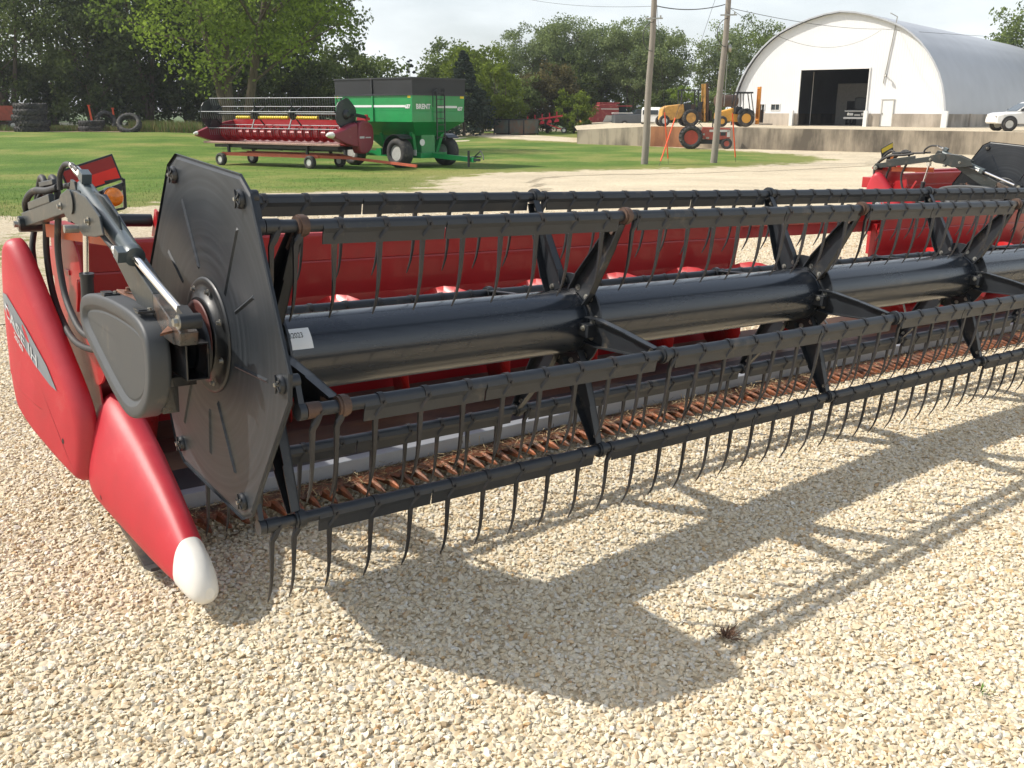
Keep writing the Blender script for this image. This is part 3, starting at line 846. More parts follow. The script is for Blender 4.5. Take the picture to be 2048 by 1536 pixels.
    bpy.context.view_layer.update()
    def onto(o, y, z, d=.002):
        hit, p, nn, i = o.ray_cast(Vector((-1, y, z)), Vector((1, 0, 0)))
        return Vector((p.x - d, y, z)) if hit else Vector((-.33 - d, y, z))
    def hole(o, y, z, r):
        m = MB(); q = [onto(o, y + r * math.cos(k * PI / 7) * .7, z + r * math.sin(k * PI / 7) * 1.3, .0012) for k in range(14)]
        m.add(q, [tuple(range(14))]); m.build('drain_hole', M['ink'], o, fix=False)
    hole(pan, 1.02, .40, .009)
    def pan_pt(y, z, d=.003): return onto(pan, y, z, d)
    m = MB()
    sw = [(1.425, .93), (1.37, .93), (1.22, .815), (1.09, .69), (1.03, .60), (1.075, .615), (1.18, .68), (1.32, .79), (1.43, .87)]
    m.add([pan_pt(y, z) for y, z in sw], [tuple(range(9))]); m.build('decal_stripe', M['decal_grey'], pan, fix=False)
    m = MB()
    fc = [(1.465, .745), (1.40, .735), (1.30, .675), (1.20, .60), (1.13, .53)]; fd = [(1.475, .655), (1.42, .60), (1.33, .55), (1.22, .515), (1.15, .50)]
    for i in range(4):
        pa = .0 if i == 0 else .0045; pb = .0045 if i < 3 else 0
        m.add([pan_pt(*fc[i], .0), pan_pt(*fc[i + 1], .0), pan_pt(*fd[i + 1], pb), pan_pt(*fd[i], pa)], [(0, 1, 2, 3)], 0, True)
        m.add([pan_pt(*fd[i], pa), pan_pt(*fd[i + 1], pb), pan_pt(fd[i + 1][0], fd[i + 1][1] - .012, -.002), pan_pt(fd[i][0], fd[i][1] - .012, -.002)], [(0, 1, 2, 3)], 0, True)
    m.build('moulded_facet', M['red'], pan, fix=False)
    for s_, sz, y0, z0 in (('CASE IH', .070, 1.405, .86), ('2020', .034, 1.33, .765)):
        tx = text_mesh(s_, sz, .001)
        if tx:
            for vv in tx.vertices:
                yy = y0 - vv.co.x; vv.co = pan_pt(yy, z0 + vv.co.y - .78 * vv.co.x, .0035)
            tx.materials.clear(); tx.materials.append(M['silver'])
            o = bpy.data.objects.new('lettering', tx); COL.objects.link(o); o.parent = pan
    # crop divider and its white nose
    m = MB()
    sec = [(.184, -.2425, -.105, .077, .250, .0), (.30, -.257, -.103, .078, .318, .01), (.42, -.272, -.098, .086, .378, .018), (.62, -.297, -.09, .110, .470, .03), (.80, -.322, -.084, .135, .552, .035), (.90, -.333, -.08, .15, .592, .036), (.955, -.325, -.084, .16, .588, .036)]
    m.loft([rect_ring(a, b_, c, d_, y, s_) for y, a, b_, c, d_, s_ in sec], 0, True)
    dv = m.build('crop_divider', M['red'], root)
    m = MB()
    m.loft([rect_ring(a, b_, c, d_, y, s_, e=ee) for y, a, b_, c, d_, s_, ee in [(.192, -.2455, -.1025, .073, .256, 0, 2.6), (.175, -.2435, -.104, .070, .246, 0, 2.6), (.14, -.239, -.106, .062, .233, 0, 2.5), (.10, -.231, -.110, .056, .206, 0, 2.4), (.072, -.219, -.118, .058, .176, 0, 2.2), (.054, -.202, -.132, .070, .148, 0, 2.0), (.047, -.185, -.146, .085, .125, 0, 2)]], 0, True)
    m.build('divider_nose', M['white'], dv)
    bpy.context.view_layer.update(); hole(dv, .80, .225, .008)
    m = MB(); m.beam((-.215, .85, .12), (-.215, .50, .04), .05, .016); m.beam((-.215, .50, .04), (-.215, .42, .06), .05, .012); m.build('skid_shoe', M['belt'], dv)
    # red inner end wall
    m = MB()
    wl = [(.92, .16), (.92, .55), (1.0, .80), (1.10, 1.10), (1.18, 1.18), (1.52, 1.18), (1.52, .20)]
    m.plate([P(-.235, a, b_) for a, b_ in wl], (1, 0, 0), .008)
    m.box((-.22, 1.33, 1.19), (.10, .40, .02))
    m.box((-.235, 1.0, 1.02), (.012, .02, .12), (R(30), 0, 0)); m.box((-.245, 1.1, .95), (.012, .02, .14), (R(25), 0, 0))
    m.box((-.235, 1.27, 1.02), (.012, .06, .02)); m.cyl(P(-.243, .95, .78), P(-.235, .95, .78), .15, n=36)
    m.build('end_wall', M['red_metal'], root, .002)
    m = MB(); m.beam(P(-.30, 1.25, 1.19), P(-.20, .80, 1.20), .02, .05); m.build('support_bracket', M['orange'], root)
    # lift cylinder
    m = MB(); m.cyl(P(-.268, .878, .90), P(-.268, .865, 1.06), .023, n=22); m.cyl(P(-.268, .865, 1.058), P(-.268, .864, 1.07), .026, n=22)
    lc = m.build('lift_cylinder', M['black'], root)
    m = MB(); m.cyl(P(-.268, .864, 1.07), P(-.268, .82, 1.26), .011, n=16); m.box(P(-.28, .82, 1.27), (.04, .04, .05)); m.build('piston_rod', M['chrome'], lc)
    # back sheet, with the feeder opening
    OX0, OX1 = 4.20, 5.95
    def back(xa, xb, zlo):
        prof = [(1.53, 1.10), (1.53, 1.118), (1.46, 1.118), (1.455, 1.105), (1.47, .985), (1.478, .98), (1.476, .972), (1.50, .80), (1.50, .60), (1.46, .42), (1.38, .30)]
        pr = [p for p in prof if p[1] >= zlo]
        if pr[-1][1] > zlo: pr.append((1.50, zlo))
        rings = [[Vector((x, a, b_)) for a, b_ in pr] + [Vector((x, a + .012, b_ - .004)) for a, b_ in reversed(pr)] for x in (xa, xb)]
        m.loft(rings, 0, False)
    m = MB()
    if main:
        back(-.227, OX0, .3); back(OX0 + .001, OX1 - .001, 1.05); back(OX1, X1, .3)
        m.box((OX0 - .03, 1.52, .65), (.06, .05, .75)); m.box((OX1 + .03, 1.52, .65), (.06, .05, .75))
    else: back(-.227, X1, .3)
    m.build('back_sheet', M['red_metal'], root)
    m = MB(); m.beam((-.22, 1.62, 1.02), (X1, 1.62, 1.02), .12, .12); m.beam((OX0 + .8 if main else 1, 1.72, 1.085), (X1, 1.72, 1.085), .14, .10)
    m.plate([P(.19, 1.47, 1.118), P(.19, 1.47, 1.235), P(.19, 1.50, 1.245), P(.19, 1.56, 1.118)], (1, 0, 0), .012)
    m.build('frame_beam', M['red_metal'], root, .004)
    m = MB(); m.cyl((-.15, 1.55, 1.20), (.19, 1.55, 1.19), .028, n=16); m.build('cross_pipe', M['black'], root)
    if main:
        m = MB(); m.box((7.05, 1.648, 1.1), (.22, .004, .05)); m.build('warning_sticker', M['yellow_decal'], root)
    # auger
    m = MB(); m.cyl((-.2, 1.18, .57), (X1, 1.18, .57), .135, n=36)
    for i in range(14):
        x = 4.3 + .12 * i
        a = i * 1.3
        m.cyl((x, 1.18, .57), (x, 1.18 + math.cos(a) * .27, .57 + math.sin(a) * .27), .008, n=8, mi=1)
    au = m.build('auger_drum', [M['red_metal'], M['zinc']], root)
    def flight(xa, xb, hand, ph):
        m = MB(); N = int((xb - xa) / .61 * 28); t = .004
        for i in range(N):
            q = []
            for j in (i, i + 1):
                x = xa + (xb - xa) * j / N; a = hand * 2 * PI * (x - xa) / .61 + ph
                for r in (.135, .285): q.append(Vector((x, 1.18 + math.cos(a) * r, .57 + math.sin(a) * r)))
            ve = [q[0], q[1], q[3], q[2]]
            m.add(ve + [v + Vector((t, 0, 0)) for v in ve], [(0, 1, 2, 3), (7, 6, 5, 4), (1, 5, 6, 2), (0, 3, 7, 4)], 0, True)
        return m.build('auger_flight', M['flight'], au, fix=False)
    if main: flight(-.2, OX0 + .1, 1, R(90) - 2 * PI * (.954 + .2) / .61); flight(OX1 - .1, X1, -1, 0)
    else: flight(-.2, X1, 1, 0)
    # floor pan and cutter bar
    N = 24; m = MB(); xs = [-.2 + (X1 + .2) * i / N for i in range(N + 1)]
    for i in range(N):
        a_, b_ = xs[i], xs[i + 1]; q = []
        for x in (a_, b_):
            zg = zguard(x); q.append([Vector((x, .78, zg + .095)), Vector((x, .95, zg + .125)), Vector((x, 1.05, .27)), Vector((x, 1.25, .265)), Vector((x, 1.42, .32))])
        for j in range(4): m.add([q[0][j], q[1][j], q[1][j + 1], q[0][j + 1]], [(0, 1, 2, 3)], 0 if j else 1, True)
    m.build('floor_pan', [M['floor'], M['belt']], root)
    m = MB()
    rings = []
    for x in xs:
        zg = zguard(x); rings.append([Vector((x, .735, zg + .030)), Vector((x, .742, zg + .092)), Vector((x, .782, zg + .100)), Vector((x, .79, zg + .030))])
    m.loft(rings, 0, False); m.build('cutterbar_strip', M['strip'], root, .003)
    m = MB(); rings = []
    for x in xs:
        zg = zguard(x); rings.append([Vector((x, .665, zg + .008)), Vector((x, .665, zg + .022)), Vector((x, .734, zg + .026)), Vector((x, .734, zg - .03))])
    m.loft(rings, 0, False)
    for i in range(int(X1 / .0762)):
        x = -.12 + i * .0762 + .038; zg = zguard(x)
        m.add([(x - .036, .668, zg + .0235), (x + .036, .668, zg + .0235), (x + .004, .612, zg + .019), (x - .004, .612, zg + .019)], [(0, 1, 2, 3)])
    m.build('knife_bar', M['guard'], root, fix=False)
    def guard(m, x):
        zg = zguard(x); st = [(.70, .017, .012, 0), (.66, .017, .020, .008), (.625, .013, .017, .008), (.585, .010, .013, .004), (.555, .006, .008, 0), (.540, .002, .003, -.002)]
        m.loft([[Vector((x - w, y, zg + dz - h)), Vector((x + w, y, zg + dz - h)), Vector((x + w, y, zg + dz + h * .5)), Vector((x + w * .3, y, zg + dz + h)), Vector((x - w * .3, y, zg + dz + h)), Vector((x - w, y, zg + dz + h * .5))] for y, w, h, dz in st], 0, False)
        return m
    gx = [-.12 + i * .0762 for i in range(int((X1 + .1) / .0762))]
    if main:
        for x in gx[:100]: guard(MB(), x + rnd.uniform(-.004, .004)).build('knife_guard', M['guard'], root, fix=False)
        gx = gx[100:]
    m = MB()
    for x in gx: guard(m, x)
    o = m.build('knife_guards', M['guard'], root, fix=False); o['kind'] = 'stuff'
    # sign, lamp
    m = MB(); rr = (0, R(0), 0)
    sp0 = P(-.148, 1.50, 1.300)
    U = (Vector((.215, .0, .072))).normalized(); V2 = Vector((-.055, 0, .10)).normalized(); V2 = (V2 - U * U.dot(V2)).normalized()
    ww, hh = .225, .112
    def sq(u0, v0, u1, v1, off, m, mi):
        a_ = [sp0 + U * u + V2 * v + Vector((0, off, 0)) for u, v in ((u0, v0), (u1, v0), (u1, v1), (u0, v1))]
        m.plate(a_, (0, 1, 0), .006, mi)
    sq(0, 0, ww, hh, 0, m, 0); sg = m.build('marker_plate', M['black'], root, .001)
    m = MB(); sq(.008, .008, ww - .008, hh * .5, -.003, m, 0); m.build('bright_reflector', M['orange_red'] if main else M['ink'], sg)
    m = MB(); sq(.008, hh * .5, ww - .008, hh - .008, -.003, m, 0); m.build('dark_reflector', M['dark_red'] if main else M['yellow_decal'], sg)
    m = MB(); L = P(.012, 1.46, 1.300)
    m.beam(P(-.05, 1.50, 1.30), P(.07, 1.50, 1.345), .015, .03); m.cyl(L + Vector((0, .05, 0)), L + Vector((0, .012, 0)), .040, n=24)
    for z0 in (1.235, 1.36): m.beam(P(-.01, 1.50, z0), P(.068, 1.50, z0 + .015), .012, .010)
    m.beam(P(.068, 1.50, 1.25), P(.068, 1.50, 1.375), .022, .012, up=(1, 0, 0)); m.beam(P(-.02, 1.52, 1.10), P(.0, 1.52, 1.33), .02, .02, up=(1, 0, 0))
    hs = m.build('lamp_housing', M['black'], root, .003)
    m = MB(); m.lathe(L, (0, -1, 0), [(-.012, .038), (.0, .040), (.018, .036), (.028, .022), (.031, .003)], 24); m.build('amber_lens', M['amber'], hs)
    # hoses
    def hose(pts, r=.0095, mt='rubber', nm='hydraulic_hose'):
        P_ = [Vector(p) for p in pts]; out = []
        for i in range(len(P_) - 1):
            p0, p1, p2, p3 = P_[max(i - 1, 0)], P_[i], P_[i + 1], P_[min(i + 2, len(P_) - 1)]
            for k in range(6):
                t = k / 6; out.append(.5 * ((2 * p1) + (-p0 + p2) * t + (2 * p0 - 5 * p1 + 4 * p2 - p3) * t * t + (-p0 + 3 * p1 - 3 * p2 + p3) * t ** 3))
        out.append(P_[-1]); m = MB(); m.tube(out, r, 10); return m.build(nm, M[mt], root)
    hose([(-.30, 1.42, 1.27), (-.30, 1.30, 1.385), (-.30, 1.235, 1.36), (-.30, 1.25, 1.27), (-.30, 1.312, 1.106), (-.30, 1.27, .952), (-.30, 1.147, .852), (-.30, .98, .80), (-.285, .80, .80), (-.255, .62, .84)], .0125)
    hose([(-.29, 1.25, 1.30), (-.30, 1.13, 1.395), (-.30, 1.06, 1.37), (-.30, 1.07, 1.27), (-.30, 1.123, 1.127), (-.30, 1.083, .979), (-.30, .984, .898), (-.295, .86, .85), (-.27, .72, .85), (-.25, .55, .87)], .0125)
    hose([(-.335, .86, 1.37), (-.334, .85, 1.42), (-.33, .79, 1.458), (-.325, .72, 1.460), (-.318, .67, 1.442)], .0095)
    hose([(-.345, .56, 1.33), (-.345, .46, 1.300), (-.342, .36, 1.265), (-.340, .28, 1.240), (-.338, .24, 1.232)], .0075)
    hose([(-.33, 1.44, 1.23), (-.35, 1.36, 1.29), (-.34, 1.25, 1.34), (-.32, 1.12, 1.35), (-.31, 1.0, 1.37)], .013)
    hose([(-.31, 1.43, 1.25), (-.30, 1.33, 1.32), (-.30, 1.22, 1.37), (-.30, 1.08, 1.37), (-.31, .9, 1.38), (-.31, .8, 1.39)], .010)
    hose([(-.30, 1.48, 1.18), (-.32, 1.46, 1.10), (-.32, 1.44, 1.0)], .012)
    m = MB()
    for a_, b_ in (((-.325, .72, 1.460), (-.311, .655, 1.430)), ((-.338, .24, 1.232), (-.336, .18, 1.212))):
        a_ = Vector(a_); b_ = Vector(b_); m.cyl(a_, b_, .0105, n=12); m.cyl(a_ + (b_ - a_) * .4, b_, .0145, n=6, sm=False)
    m.build('hose_fitting', M['fitting'], root)
    m = MB(); m.box((-.30, 1.155, 1.375), (.035, .22, .02), (R(-6), 0, 0)); m.build('hose_clamp', M['black'], root, .003)
    # chopped straw caught on the knife
    if main:
        m = MB(); m2 = MB()
        for i in range(3800):
            x = rnd.uniform(-.1, 8.5) if i % 2 else rnd.uniform(-.1, 4.0); zg = zguard(x); c = Vector((x, rnd.gauss(.675, .045), zg + .028 + abs(rnd.gauss(0, .012))))
            L_ = rnd.uniform(.015, .075); d_ = Vector((rnd.gauss(0, 1), rnd.gauss(0, 1), rnd.gauss(0, .35))).normalized() * L_; s_ = Vector((rnd.gauss(0, 1), rnd.gauss(0, 1), rnd.gauss(0, 1))).normalized() * .0016
            (m if rnd.random() < .45 else m2).add([c - d_ / 2 - s_, c - d_ / 2 + s_, c + d_ / 2 + Vector((0, 0, -.006)), ], [(0, 1, 2)])
        b0 = len(m.v); m.v += m2.v; m.f += [tuple(b0 + i for i in f) for f in m2.f]; m.m += [1] * len(m2.f); m.s += [False] * len(m2.f)
        o = m.build('straw_debris', [M['straw'], M['straw_dark']], root, fix=False); o['kind'] = 'stuff'
    return root

def text_mesh(s, size, bold=.0):
    cu = bpy.data.curves.new('lettering_curve', 'FONT'); cu.body = s; cu.size = size; cu.offset = bold; cu.resolution_u = 3
    o = bpy.data.objects.new('lettering_curve', cu); COL.objects.link(o)
    bpy.context.view_layer.update()
    me = bpy.data.meshes.new_from_object(o.evaluated_get(bpy.context.evaluated_depsgraph_get()))
    bpy.data.objects.remove(o); bpy.data.curves.remove(cu)
    me.name = 'lettering'
    return me

# materials only the header uses
def shield_mat():
    m, t, b = node_mat('shield_plastic'); N = t.nodes.new; L = t.links.new
    tcn = N('ShaderNodeTexCoord'); mpn = N('ShaderNodeMapping'); mpn.inputs['Location'].default_value = (0, -SHC[0], -SHC[1])
    L(tcn.outputs['Object'], mpn.inputs['Vector'])
    sx = N('ShaderNodeSeparateXYZ'); L(mpn.outputs['Vector'], sx.inputs[0])
    y2 = N('ShaderNodeMath'); y2.operation = 'POWER'; L(sx.outputs['Y'], y2.inputs[0]); y2.inputs[1].default_value = 2
    z2 = N('ShaderNodeMath'); z2.operation = 'POWER'; L(sx.outputs['Z'], z2.inputs[0]); z2.inputs[1].default_value = 2
    ad = N('ShaderNodeMath'); L(y2.outputs[0], ad.inputs[0]); L(z2.outputs[0], ad.inputs[1])
    sq = N('ShaderNodeMath'); sq.operation = 'SQRT'; L(ad.outputs[0], sq.inputs[0])
    nr = N('ShaderNodeTexNoise'); nr.noise_dimensions = '1D'; nr.inputs['Scale'].default_value = 55; nr.inputs['Detail'].default_value = 4
    L(sq.outputs[0], nr.inputs['W'])
    nz = N('ShaderNodeTexNoise'); nz.inputs['Scale'].default_value = 3.5; nz.inputs['Detail'].default_value = 5; L(mpn.outputs['Vector'], nz.inputs['Vector'])
    mu = N('ShaderNodeMath'); mu.operation = 'MULTIPLY'; L(nr.outputs['Fac'], mu.inputs[0]); L(nz.outputs['Fac'], mu.inputs[1])
    cr = N('ShaderNodeValToRGB'); cr.color_ramp.elements[0].position = .16; cr.color_ramp.elements[0].color = (.017, .021, .026, 1)
    cr.color_ramp.elements[1].position = .48; cr.color_ramp.elements[1].color = (.037, .043, .051, 1)
    L(mu.outputs[0], cr.inputs[0]); L(cr.outputs[0], b.inputs['Base Color'])
    rr = N('ShaderNodeMapRange'); rr.inputs['To Min'].default_value = .30; rr.inputs['To Max'].default_value = .46; L(nz.outputs['Fac'], rr.inputs['Value']); L(rr.outputs[0], b.inputs['Roughness'])
    b.inputs['Coat Weight'].default_value = .0; b.inputs['Specular IOR Level'].default_value = .36
    bp = N('ShaderNodeBump'); bp.inputs['Strength'].default_value = .06; bp.inputs['Distance'].default_value = .004; L(nz.outputs['Fac'], bp.inputs['Height']); L(bp.outputs[0], b.inputs['Normal'])
    return m
M['shield'] = shield_mat()
M['arm'] = mat('grey_green_arm_paint', (.020, .026, .027), .38, .1, .25, 5, .05, 60, (.22, (.14, .10, .07)), 7, .2)
M['rustblend'] = mat('chipped_arm_paint', (.055, .055, .052), .28, .4, .35, 9, .05, 60, (.40, (.24, .12, .07)), 8, .3)
M['cyl'] = mat('cylinder_paint', (.070, .090, .096), .36, .1, .12, 6, .03, 60, (.1, DUST), 8, .2)
M['hub'] = mat('hub_black', (.010, .012, .014), .48, .0, .2, 9, .02, 60, (.10, DUST), 8, .2)
M['rust_red'] = mat('red_seal', (.10, .03, .025), .5)
M['rust_plate'] = mat('rusty_plate', (.27, .135, .085), .5, .3, .3, 9, .1, 90, (.35, (.10, .06, .045)), 7, 0)
M['gloss'] = mat('gloss_black', (.012, .013, .015), .2, .0, .2, 9, 0, 60, (.14, (.16, .09, .05)), 14, .5)
M['flight'] = mat('auger_flight_paint', (.42, .015, .015), .35, .0, .1, 5, .02, 60, (.12, (.25, .10, .05)), 6, .3)
M['decal_grey'] = mat('decal_grey', (.18, .20, .22), .4)
M['fitting'] = mat('silver_fitting', (.62, .60, .56), .3, .8, .1, 20)
header = make_header('combine_header', 'large red and black header in the foreground with long tined reel and white nose', 'combine header', (-.0348, 0, .0007), (0, HT, 0), True)
# ------------------------------------------------------------------ background things
def wheel(parent, c, Rr, w, rim, axis=(0, 1, 0), side=-1, lugs=0, rimr=.55, name='wheel'):
    """tyre with its rim as a child; axis = axle direction, side = which end shows the dished rim"""
    ax = Vector(axis).normalized(); c = Vector(c); m = MB(); h = w / 2; q = Rr * rimr
    m.lathe(c, ax, [(-h * .75, q), (-h, q * 1.08), (-h * 1.02, Rr * .82), (-h * .82, Rr * .95), (-h * .5, Rr * (1 if not lugs else .95)), (h * .5, Rr * (1 if not lugs else .95)), (h * .82, Rr * .95), (h * 1.02, Rr * .82), (h, q * 1.08), (h * .75, q)], 36)
    if lugs:
        t = Vector((0, 0, 1)) if abs(ax.z) < .9 else Vector((1, 0, 0)); x = ax.cross(t).normalized(); y = ax.cross(x).normalized()
        for i in range(lugs):
            for sg in (-1, 1):
                a = 2 * PI * (i + (.5 if sg > 0 else 0)) / lugs; a2 = a + .22
                p0 = c + ax * (h * .95 * sg) + (x * math.cos(a) + y * math.sin(a)) * Rr * .93; p1 = c + ax * (h * .05 * sg) + (x * math.cos(a2) + y * math.sin(a2)) * Rr * .975
                m.beam(p0, p1, Rr * .075, Rr * .09, 0, up=(x * math.cos(a) + y * math.sin(a)))
    o = m.build(name, M['tyre'], parent, fix=False)
    m = MB()
    m.lathe(c, ax, [(-h * .78, q), (-h * .72, q * .97), (-h * .25, q * .80), (-h * .30, q * .35), (-h * .5, q * .30), (-h * .52, q * .08), (h * .52, q * .08), (h * .5, q * .30), (h * .30, q * .35), (h * .25, q * .80), (h * .72, q * .97), (h * .78, q)], 28)
    m.build('rim', rim, o, fix=False)
    return o
def poly_side(m, pts, y0, y1, mi=0):
    """outline in XZ given width y0..y1"""
    return m.plate([(x, y0, z) for x, z in pts], (0, 1, 0), y1 - y0, mi)

M['wheel_red'] = mat('faded_wheel_red', (.42, .06, .035), .6, 0, .15, 4)
M['trailer_red'] = mat('faded_orange_red', (.48, .10, .05), .6, 0, .15, 3, .03, 30, (.2, DUST), 3)
M['pale_strip'] = mat('worn_pink_strip', (.50, .33, .28), .6, 0, .15, 3)
M['orange_mast'] = mat('orange_yellow_mast', (.62, .24, .03), .5, 0, .15, 3)
# --- the second header of the same kind, parked behind the first
h2 = make_header('combine_header', 'red header with black reel arm parked behind the foreground one at the right edge', 'combine header', (0, 0, 0), (0, 0, 0), False, 4.6)
h2.location = (9.24, 1.98, terrain(9, 3) + .02); h2.rotation_euler = (0, R(.5), R(-3))

# --- quonset building on its raised yard
DL, WB, BY = 87.0, 18.0, R(-40)
ZP = .70
pl_ = at(1465, 228, DL)
bld = empty('quonset_shed', 'long white arched metal shed with a large open door and concrete footing', 'shed', (pl_.x, pl_.y, ZP), YAW + BY)
LEN = 58.0
prof_r = [(1.0, -.10), (1.0, .03), (.985, .14), (.95, .28), (.91, .39), (.86, .49), (.80, .585), (.73, .675), (.65, .755), (.565, .82), (.48, .865), (.40, .90), (.28, .945), (.14, .982), (0, 1.0)]
Hb = 1.65 - ZP; HA = 7.95
def arch(k=1.0):
    pr = [(WB / 2 + u * k * WB / 2, Hb + v * HA * k) for u, v in prof_r]
    return pr + [(WB - x, z) for x, z in reversed(pr[:-1])]
def metal_mat(name, col, sc_, rough, var=.05, dirt=None):
    m, t, b = node_mat(name); N = t.nodes.new; L = t.links.new
    tcn = N('ShaderNodeTexCoord'); wv = N('ShaderNodeTexWave'); wv.inputs['Scale'].default_value = sc_; wv.bands_direction = 'X'
    L(tcn.outputs['Object'], wv.inputs['Vector'])
    bp = N('ShaderNodeBump'); bp.inputs['Strength'].default_value = .35; bp.inputs['Distance'].default_value = .025; L(wv.outputs['Fac'], bp.inputs['Height']); L(bp.outputs[0], b.inputs['Normal'])
    n = N('ShaderNodeTexNoise'); n.inputs['Scale'].default_value = .5; n.inputs['Detail'].default_value = 7; L(tcn.outputs['Object'], n.inputs['Vector'])
    mr = N('ShaderNodeMapRange'); mr.inputs['To Min'].default_value = 1 - var * 2; mr.inputs['To Max'].default_value = 1 + var; L(n.outputs['Fac'], mr.inputs['Value'])
    vm = N('ShaderNodeVectorMath'); vm.operation = 'SCALE'; vm.inputs[0].default_value = col; L(mr.outputs[0], vm.inputs['Scale']); L(vm.outputs[0], b.inputs['Base Color'])
    b.inputs['Roughness'].default_value = rough
    return m
M['clad'] = metal_mat('white_cladding', (.72, .73, .74), 1.6, .5)
M['roofing'] = metal_mat('galvanised_roof', (.44, .46, .49), .35, .42, .10)
def concrete_mat(name, c0, c1, streak=1.0):
    m, t, b = node_mat(name); N = t.nodes.new; L = t.links.new
    tcn = N('ShaderNodeTexCoord'); mpn = N('ShaderNodeMapping'); mpn.inputs['Scale'].default_value = (1, 1, .18); L(tcn.outputs['Object'], mpn.inputs['Vector'])
    n = N('ShaderNodeTexNoise'); n.inputs['Scale'].default_value = 1.1; n.inputs['Detail'].default_value = 9; n.inputs['Roughness'].default_value = .7; L(mpn.outputs[0], n.inputs['Vector'])
    n2 = N('ShaderNodeTexNoise'); n2.inputs['Scale'].default_value = .35; n2.inputs['Detail'].default_value = 6; L(tcn.outputs['Object'], n2.inputs['Vector'])
    ad = N('ShaderNodeMath'); ad.operation = 'MULTIPLY'; L(n.outputs['Fac'], ad.inputs[0]); L(n2.outputs['Fac'], ad.inputs[1])
    cr = N('ShaderNodeValToRGB'); cr.color_ramp.elements[0].position = .17; cr.color_ramp.elements[0].color = (*c0, 1); cr.color_ramp.elements[1].position = .33; cr.color_ramp.elements[1].color = (*c1, 1)
    L(ad.outputs[0], cr.inputs[0]); L(cr.outputs[0], b.inputs['Base Color']); b.inputs['Roughness'].default_value = .9
    bp = N('ShaderNodeBump'); bp.inputs['Strength'].default_value = .3; bp.inputs['Distance'].default_value = .03; L(n.outputs['Fac'], bp.inputs['Height']); L(bp.outputs[0], b.inputs['Normal'])
    return m
M['footing'] = concrete_mat('footing_concrete', (.25, .22, .18), (.48, .42, .35))
M['retain'] = concrete_mat('stained_concrete', (.10, .085, .065), (.34, .29, .22))
M['rusty_sheet'] = concrete_mat('rusty_sheet_piling', (.13, .05, .022), (.30, .13, .06))
# front wall with openings, as vertical strips
D0, D1, DT = 6.07, 11.75, 4.45
WD0, WD1, WDT = 12.98, 13.95, 2.07
def ztop(x):
    a = arch(.985); off = WB * .0075
    for i in range(len(a) - 1):
        (xa, za), (xb, zb) = a[i], a[i + 1]
        if min(xa, xb) <= x <= max(xa, xb) and abs(xa - xb) > 1e-6: return za + (zb - za) * (x - xa) / (xb - xa)
    return Hb
m = MB(); xs = sorted(set([.16 + (WB - .32) * i / 60 for i in range(61)] + [D0, D1, WD0, WD1, 2.45, 2.98, 3.6, 4.35]))
for a_, b_ in zip(xs[:-1], xs[1:]):
    mid = (a_ + b_) / 2
    def q(z0a, z0b, z1a, z1b): m.add([(a_, 0, z0a), (b_, 0, z0b), (b_, 0, z1b), (a_, 0, z1a)], [(0, 1, 2, 3)])
    if D0 < mid < D1: q(DT, DT, ztop(a_), ztop(b_))
    elif WD0 < mid < WD1: q(WDT, WDT, ztop(a_), ztop(b_))
    elif 2.45 < mid < 2.98 or 3.6 < mid < 4.35:
        q(1.0, 1.0, 1.28, 1.28); q(1.74, 1.74, ztop(a_), ztop(b_))
    else: q(1.0, 1.0, ztop(a_), ztop(b_))
m.build('front_wall', M['clad'], bld, fix=False)
m = MB()
for a_, b_ in ((0, D0), (D1, WD0), (WD1, WB)): m.box(((a_ + b_) / 2, .02, .5), (b_ - a_, .30, 1.0))
m.box((WB - .1, LEN / 2, .5), (.3, LEN - .6, 1.0)); m.box((.1, LEN / 2, .5), (.3, LEN - .6, 1.0))
for i in range(6): m.box((WB + .10, 6 + i * 8, .5), (.12, .35, 1.05))
m.build('footing', M['footing'], bld)
m = MB(); A = arch(1.0); n = len(A); segs = 14; V = []
for j in range(segs + 1):
    for x, z in A: V.append((x, -.35 + (LEN + .7) * j / segs, z))
F = [(j * n + i, j * n + i + 1, (j + 1) * n + i + 1, (j + 1) * n + i) for j in range(segs) for i in range(n - 1)]
m.add(V, F, 0, True)
A2 = arch(.985); m.add([(x, -.35, z) for x, z in A] + [(x, -.35, z) for x, z in A2], [(i, i + 1, n + i + 1, n + i) for i in range(n - 1)], 0)
m.build('arched_roof', M['roofing'], bld, fix=False)
m = MB(); A2 = arch(.995); m.add([(x, LEN, z) for x, z in A2] + [(WB, LEN, 0), (0, LEN, 0)][::1], [tuple(range(n + 2))]); m.build('rear_wall', M['clad'], bld, fix=False)
m = MB()
for x0, x1, z0, z1 in ((D0 - .09, D0, 0, DT + .1), (D1, D1 + .09, 0, DT + .1)): m.box(((x0 + x1) / 2, -.03, (z0 + z1) / 2), (x1 - x0, .12, z1 - z0))
m.box(((D0 + D1) / 2, -.03, DT + .05), (D1 - D0, .12, .10)); m.build('door_frame', M['white_paint'], bld)
m = MB(); m.box(((WD0 + WD1) / 2, -.02, WDT / 2), (WD1 - WD0 - .14, .05, WDT - .08)); dr = m.build('side_door', M['white_paint'], bld)
m = MB()
for x in (WD0 + .03, WD1 - .03): m.box((x, -.03, WDT / 2), (.07, .10, WDT))
m.box(((WD0 + WD1) / 2, -.03, WDT + .02), (WD1 - WD0 + .08, .10, .07)); m.build('frame', M['rim'], dr)
m = MB(); m.box((WD0 + .14, -.06, 1.0), (.05, .05, .12)); m.build('handle', M['zinc'], dr)
